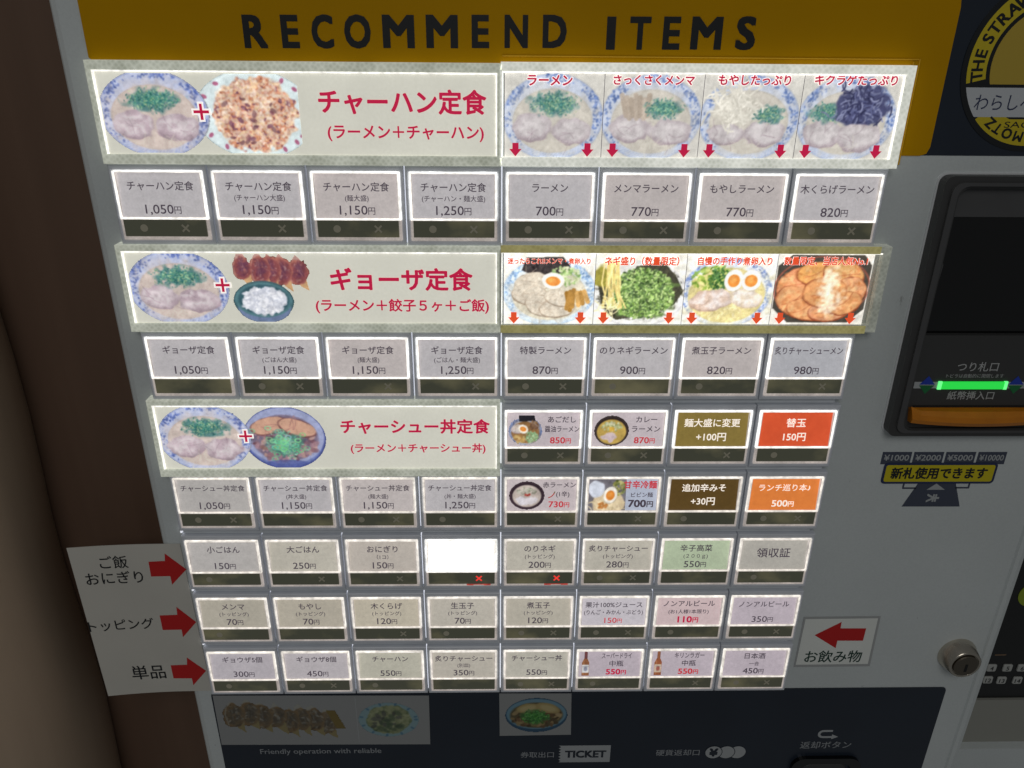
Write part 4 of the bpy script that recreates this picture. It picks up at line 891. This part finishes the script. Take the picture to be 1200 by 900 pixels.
pl = MB().lathe([(7.7, PANEL-9.4), (7.6, PANEL-10.6), (7.0, PANEL-11.0), (0.5, PANEL-11.1)], *lk).build('lock_plug', chrome_d, lo, (lk[0], PANEL, lk[1]))
MB().box(lk[0]-.8, lk[0]+.8, PANEL-11.2, PANEL-10.9, lk[1]-4.2, lk[1]+1.6).build('key_slot', rubber, lo, (lk[0], PANEL, lk[1]))

# ------------------------------------------------------------------ stickers and sheets stuck on the machine
def quad_sheet(name, px, Y, th, mat, label, cat, group=None, bulge=0.0):
    c = [U(*p, Y) for p in px]; loc = (sum(q[0] for q in c)/4, Y, min(q[1] for q in c))
    o = MB().prism(c, Y-th, Y, 0).build(name, mat, None, loc); tag(o, label, cat, group); return o
# new-notes sticker
c0, c1 = U(1036.8, 542), U(1170, 542); zb = U(1100, 566.2)[1]
ns = MB().prism(rrect(c0[0], c1[0], zb, c0[1]-.1, 2.2), PANEL-.5, PANEL-.12).build('notice_sticker', navy_ink, None, ((c0[0]+c1[0])/2, PANEL, zb))
tag(ns, 'yellow sticker with dark blue border and lettering below the banknote slot', 'sticker')
MB().flat(rrect(c0[0]+1.3, c1[0]-1.3, zb+1.3, c0[1]-1.4, 1.2), PANEL-.54).build('yellow_field', sticker_yellow, ns, WL[ns])
t = Txt(); pxline(t, '新札使用できます', 1043.5, 1156, 554.2, PANEL, .035, squash=1.1); t.build('lettering', black_ink, ns, PANEL-.6, WL[ns])
# round emblem sticker
ec = (412.9, 7.25); er = 37.3; YE = PANEL-.5
em_ = MB().prism(circle(*ec, er, 72), YE, PANEL-.2).build('emblem_sticker', black_ink, None, (ec[0], YE, ec[1]-er))
tag(em_, 'round black and yellow shop emblem sticker on the navy panel', 'sticker')
def annulus(r0, r1, y, a0, a1, n=60):
    P = [(ec[0]+r1*math.cos(math.radians(a0+(a1-a0)*k/n)), ec[1]+r1*math.sin(math.radians(a0+(a1-a0)*k/n))) for k in range(n+1)]
    Q = [(ec[0]+r0*math.cos(math.radians(a0+(a1-a0)*k/n)), ec[1]+r0*math.sin(math.radians(a0+(a1-a0)*k/n))) for k in range(n+1)]
    return MB().add([(x, y, z) for x, z in P+Q], [(k, k+1, n+2+k, n+1+k) for k in range(n)])
bz1, bz0 = U(1140, 102.5, YE)[1], U(1140, 137, YE)[1]
def band(r, z0, z1, y, n=24):
    hz = lambda z: math.sqrt(max(r*r-(z-ec[1])**2, 0)); P = []
    for k in range(n+1): z = z0+(z1-z0)*k/n; P.append((ec[0]+hz(z), z))
    for k in range(n+1): z = z1+(z0-z1)*k/n; P.append((ec[0]-hz(z), z))
    return MB().flat(P, y)
annulus(26.2, 34.8, YE-.05, -13.5, 193.5).build('upper_ring', logo_yellow, em_, WL[em_])
annulus(25.2, 34.8, YE-.05, 222, 318).build('lower_ring', logo_yellow, em_, WL[em_])
band(24.4, ec[1]-8.3, ec[1]+24.3, YE-.05).build('centre_field', M('emblem_field', (186, 160, 60), .4), em_, WL[em_])
band(34.8, bz0, bz1, YE-.08).build('name_band', logo_white, em_, WL[em_])
t = Txt()
for ch, ex, ey in (('T', 1136, 91), ('H', 1141, 77), ('E', 1146.5, 62), ('S', 1155.5, 44), ('T', 1163, 31), ('R', 1174, 19), ('A', 1187, 9), ('W', 1202, 1),
                   ('Z', 1158, 147), ('T', 1166, 154), ('O', 1178, 159.5), ('M', 1191.5, 163), ('A', 1204, 165)):
    q_ = U(ex, ey, YE); a_ = math.atan2(q_[1]-ec[1], q_[0]-ec[0]); r_ = 30.5 if ey < 100 else 31.0
    t.line(ch, ec[0]+r_*math.cos(a_), ec[1]+r_*math.sin(a_), 7.2 if ey < 100 else 6.2, bold=.03, rot=a_-math.pi/2)
t.build('lettering', black_ink, em_, YE-.12, WL[em_])
t = Txt(); pxline(t, 'わらしべ', 1142, 1212, 120.5, YE, .0, squash=1.1); t.build('lettering', navy_ink, em_, YE-.16, WL[em_])
sa = U(1190, 142, YE)
MB().flat(rect(U(1174, 142, YE)[0], ec[0]+18, bz0-5.4, bz0-.9), YE-.1).build('place_band', logo_yellow, em_, WL[em_])
Txt().line('SAGA', U(1176, 142, YE)[0]+9.2, bz0-3.2, 3.8, width=17).build('lettering', black_ink, em_, YE-.2, WL[em_])

def lam_sheet(name, px, Y, label, cat):
    o = quad_sheet(name, px, Y, .35, sheet, label, cat); return o
def sag(x): return -4.5*max(0.0, (-24-x)/60)**2
def bend(o):
    me = o.data; wx = WL[o][0]
    for v in me.vertices: v.co.y += sag(v.co.x*1000+wx)/1000
ls = lam_sheet('category_sheet', [(130, 810.7), (248, 809), (211, 637), (81.6, 638)], PANEL-.4, 'white laminated sheet with three red arrows, sticking out past the machine side', 'sign')
c = [U(*p, PANEL-.4) for p in ((130, 810.7), (248, 809), (211, 637), (81.6, 638))]; lsm = MB(); N = 16
for yy in (PANEL-.75, PANEL-.4):
    for k in range(N+1):
        u = k/N
        for a, b in ((c[0], c[1]), (c[3], c[2])): lsm.v.append((a[0]+(b[0]-a[0])*u-WL[ls][0], yy-WL[ls][1], a[1]+(b[1]-a[1])*u-WL[ls][2]))
for k in range(N):
    q = 2*k; lsm.f += [(q, q+2, q+3, q+1), (q+2*N+2, q+2*N+3, q+2*N+5, q+2*N+4), (q, q+2*N+2, q+2*N+4, q+2), (q+1, q+3, q+2*N+5, q+2*N+3)]
lsm.f += [(0, 1, 2*N+3, 2*N+2), (2*N, 4*N+2, 4*N+3, 2*N+1)]
ls.data = lsm.mesh('category_sheet'); ls.data.materials.append(sheet); bend(ls)
YS = PANEL-.8
for rows in ((('ご飯', 118, 150, 658), ('おにぎり', 103, 168, 676)), (('トッピング', 107, 180.5, 730.5),), (('単品', 155.5, 194, 787),)):
    t = Txt()
    for body, xa, xb, yc in rows: pxline(t, body, xa, xb, yc, YS, .008, squash=1.1)
    bend(t.build('lettering', black_ink, ls, YS-.06, WL[ls]))
for pts in ([(468,172),(482,250),(583,248),(593,293),(668,212),(553,128),(555,168)], [(527,455),(543,532),(643,530),(650,570),(720,490),(615,410),(620,452)], [(585,718),(597,787),(697,787),(705,823),(772,747),(670,677),(672,715)]):
    MB().flat([U(70+x/4.5, 620+y/4.5, YS) for x, y in pts], YS-.06).build('red_arrow', red_ink, ls, WL[ls])
film = M('clear_laminate_film', (170, 172, 172), .12)
rs = quad_sheet('drinks_sheet', [(930, 781.5), (1019, 780.5), (1032, 722), (942, 723)], PANEL-.15, .2, film, 'white laminated card with one red arrow pointing left, right of the buttons', 'sign')
YS = PANEL-.45
MB().flat([U(*p, YS) for p in ((932.5, 779), (1017, 778), (1029, 724.5), (944, 725.5))], YS).build('paper', sheet2, rs, WL[rs])
MB().flat([U(750+x/4, 690+y/4, YS) for x, y in ((818, 217), (917, 278), (925, 243), (1045, 243), (1060, 185), (940, 185), (945, 155))], YS-.08).build('red_arrow', red_ink, rs, WL[rs])
t = Txt(); pxline(t, 'お飲み物', 943, 1009.5, 769.5, YS, .012, squash=1.1); t.build('lettering', dkgreen_ink, rs, YS-.08, WL[rs])
# printed photo cards on the lower film
YP = PANEL-.55
g1 = quad_sheet('photo_print', [(260, 872.5), (504.3, 871.8), (502.6, 815), (249.3, 815)], YP, .25, M('print_paper', (150, 152, 152), .35), 'white photo card of grilled dumplings and fried rice on the navy panel', 'photo card')
c = [U(*p, YP) for p in ((262, 868), (500, 868), (500, 818), (262, 818))]
p = Pic(240, 64)
gyoza(p, 12, 132, 24, 36, 8, [(112, 98, 76), (88, 82, 72), (142, 130, 92), (158, 158, 150), (126, 104, 74)], .08)
for k in range(5): p.stroke([(126+k*2, 18), (136+k*2, 44)], 3, (120, 104, 56))
friedrice(p, 196, 32, 25, 22, [(128, 136, 100), (100, 116, 80), (150, 156, 120), (90, 110, 84)], (132, 160, 166), False)
for a in np.linspace(0, 6.1, 12): p.ell(196+32*math.cos(a), 32+24*math.sin(a), 2.5, 1.4, (70, 110, 140), a, .4, op=.7)
link('picture', p.mesh('picture', c[0][0]-WL[g1][0], c[1][0]-WL[g1][0], c[0][1]-WL[g1][2], c[2][1]-WL[g1][2], -.3), g1, WL[g1], plain_print)
cx_ = U(418.5, 843, YP)[0]; MB().flat(rect(cx_-.15, cx_+.15, c[0][1]-1.8, c[2][1]+1.4), YP-.29).build('card_joint', grey_ink, g1, WL[g1])
g2 = quad_sheet('photo_print', [(585.6, 862), (669, 860.6), (669.7, 812.5), (585, 812.5)], YP, .25, MATS['print_paper'], 'white photo card of a rice bowl with green onion, above the ticket outlet lettering', 'photo card')
c = [U(*p, YP) for p in ((590, 858), (665, 858), (665, 815), (590, 815))]
p = Pic(92, 64); p.ell(46, 33, 44, 30, (50, 84, 110), soft=.03); p.ell(46, 31, 42, 26, (110, 146, 164), soft=.05); p.ell(46, 33, 37, 22, (96, 88, 60), soft=.1)
p.specks(46, 36, 34, 18, 120, 1.5, 3.5, [(110, 84, 56), (84, 70, 46), (150, 130, 90)], 1.6)
for x, a in ((34, -.2), (62, .3)): p.ell(x, 21, 17, 8, (168, 150, 100), a, .2, .1); p.ell(x, 21, 12, 5, (186, 172, 124), a, .5)
negi(p, 44, 36, 20, 13, 150, [(70, 140, 60), (100, 170, 80), (60, 120, 60)], (1, 2.4))
link('picture', p.mesh('picture', c[0][0]-WL[g2][0], c[1][0]-WL[g2][0], c[0][1]-WL[g2][2], c[2][1]-WL[g2][2], -.3), g2, WL[g2], plain_print)

# ------------------------------------------------------------------ round timber post beside the machine
pp = MB(); n = 40; Hn = 60; YQ = 0
px0 = U(131, 888, 0)[0]-15; R_ = 75
for j in range(Hn+1):
    z = BASE+(900-BASE)*j/Hn
    for k in range(n):
        a = 2*math.pi*k/n; r = R_*(1+.012*math.sin(3*a+z*.006)+.008*math.sin(5*a-z*.013))+1.6*math.sin(z*.03+a)
        pp.v.append((px0-R_+r*math.cos(a), 10+r*math.sin(a)*1.0, z))
pp.f = [(j*n+k, j*n+(k+1) % n, (j+1)*n+(k+1) % n, (j+1)*n+k) for j in range(Hn) for k in range(n)]+[tuple(reversed(range(n))), tuple(range(Hn*n, Hn*n+n))]
po = pp.build('timber_post', post_wood, None, (px0-R_, 10, BASE), smooth=True)
tag(po, 'pale tan rounded timber post beside the dark brown wall', 'post')

# ------------------------------------------------------------------ neighbouring machine at the right
YN = 60
nm = thing('neighbouring_cabinet', 'dark fronted cabinet with numbered white keys and a pale base, beside the machine', 'cabinet', (620, 160, BASE))
zt_, zk, zl = 200, U(1170, 817, YN)[1], U(1170, 866, YN)[1]
bd = MB().box(490, 800, YN, 300, BASE, zl-.2).build('cabinet_body', paint, nm, WL[nm])
cp = MB().box(490.5, 800, YN-.5, 300, zk, zt_).build('dark_front', M('dark_front', (26, 28, 28), .3), nm, WL[nm])
MB().box(490.5, 800, YN-2.5, 300, zl, zk-.2).build('beige_rail', M('beige_rail', (150, 150, 142), .5), nm, WL[nm])
zq = U(1160, 882, YN)[1]
MB().prism(rect(489.5, 801, zq, zl+.2), YN-9, YN-.1, 1.2).build('white_ledge', paint, nm, WL[nm])
MB().prism(rect(489.5, 801, U(1160, 893, YN)[1], zq-1), YN-7, YN-.1, 1.2).build('white_ledge', paint, nm, WL[nm])
kg = M('white_key', (176, 178, 174), .45)
for (kx, ky, tx) in ((1161.5, 782, '4'), (1180, 782, '5'), (1197, 782, '6'), (1157, 796, '12'), (1173, 796.5, '13'), (1191.5, 796.5, '14')):
    c = U(kx, ky, YN-.5); k_ = MB().prism(rrect(c[0]-3.4, c[0]+3.4, c[1]-3.2, c[1]+3.2, 1.2), YN-1.6, YN-.5, .3).build('number_key', kg, nm, (c[0], YN, c[1]))
    Txt().line(tx, c[0], c[1], 5.2, maxw=5.2, bold=.01).build('lettering', black_ink, k_, YN-1.7, WL[k_])
a, b = U(1166, 767.5, YN-.5), U(1179, 767.5, YN-.5)
MB().box(a[0], b[0], YN-.6, YN-.45, a[1]-.3, a[1]+.3).build('rule_line', M('tan_rule', (150, 120, 90), .5), nm, WL[nm])
c = U(1210, 697, YN-.5); ds = MB().prism(circle(c[0], c[1], 10), YN-.9, YN-.5).build('number_disc', M('lime_disc', (142, 160, 40), .5), nm, (c[0], YN, c[1]))
Txt().line('9', c[0]-2.5, c[1], 12, bold=.01).build('lettering', black_ink, ds, YN-1.0, WL[ds])

bpy.data.objects.remove(_to); bpy.data.curves.remove(_cu)
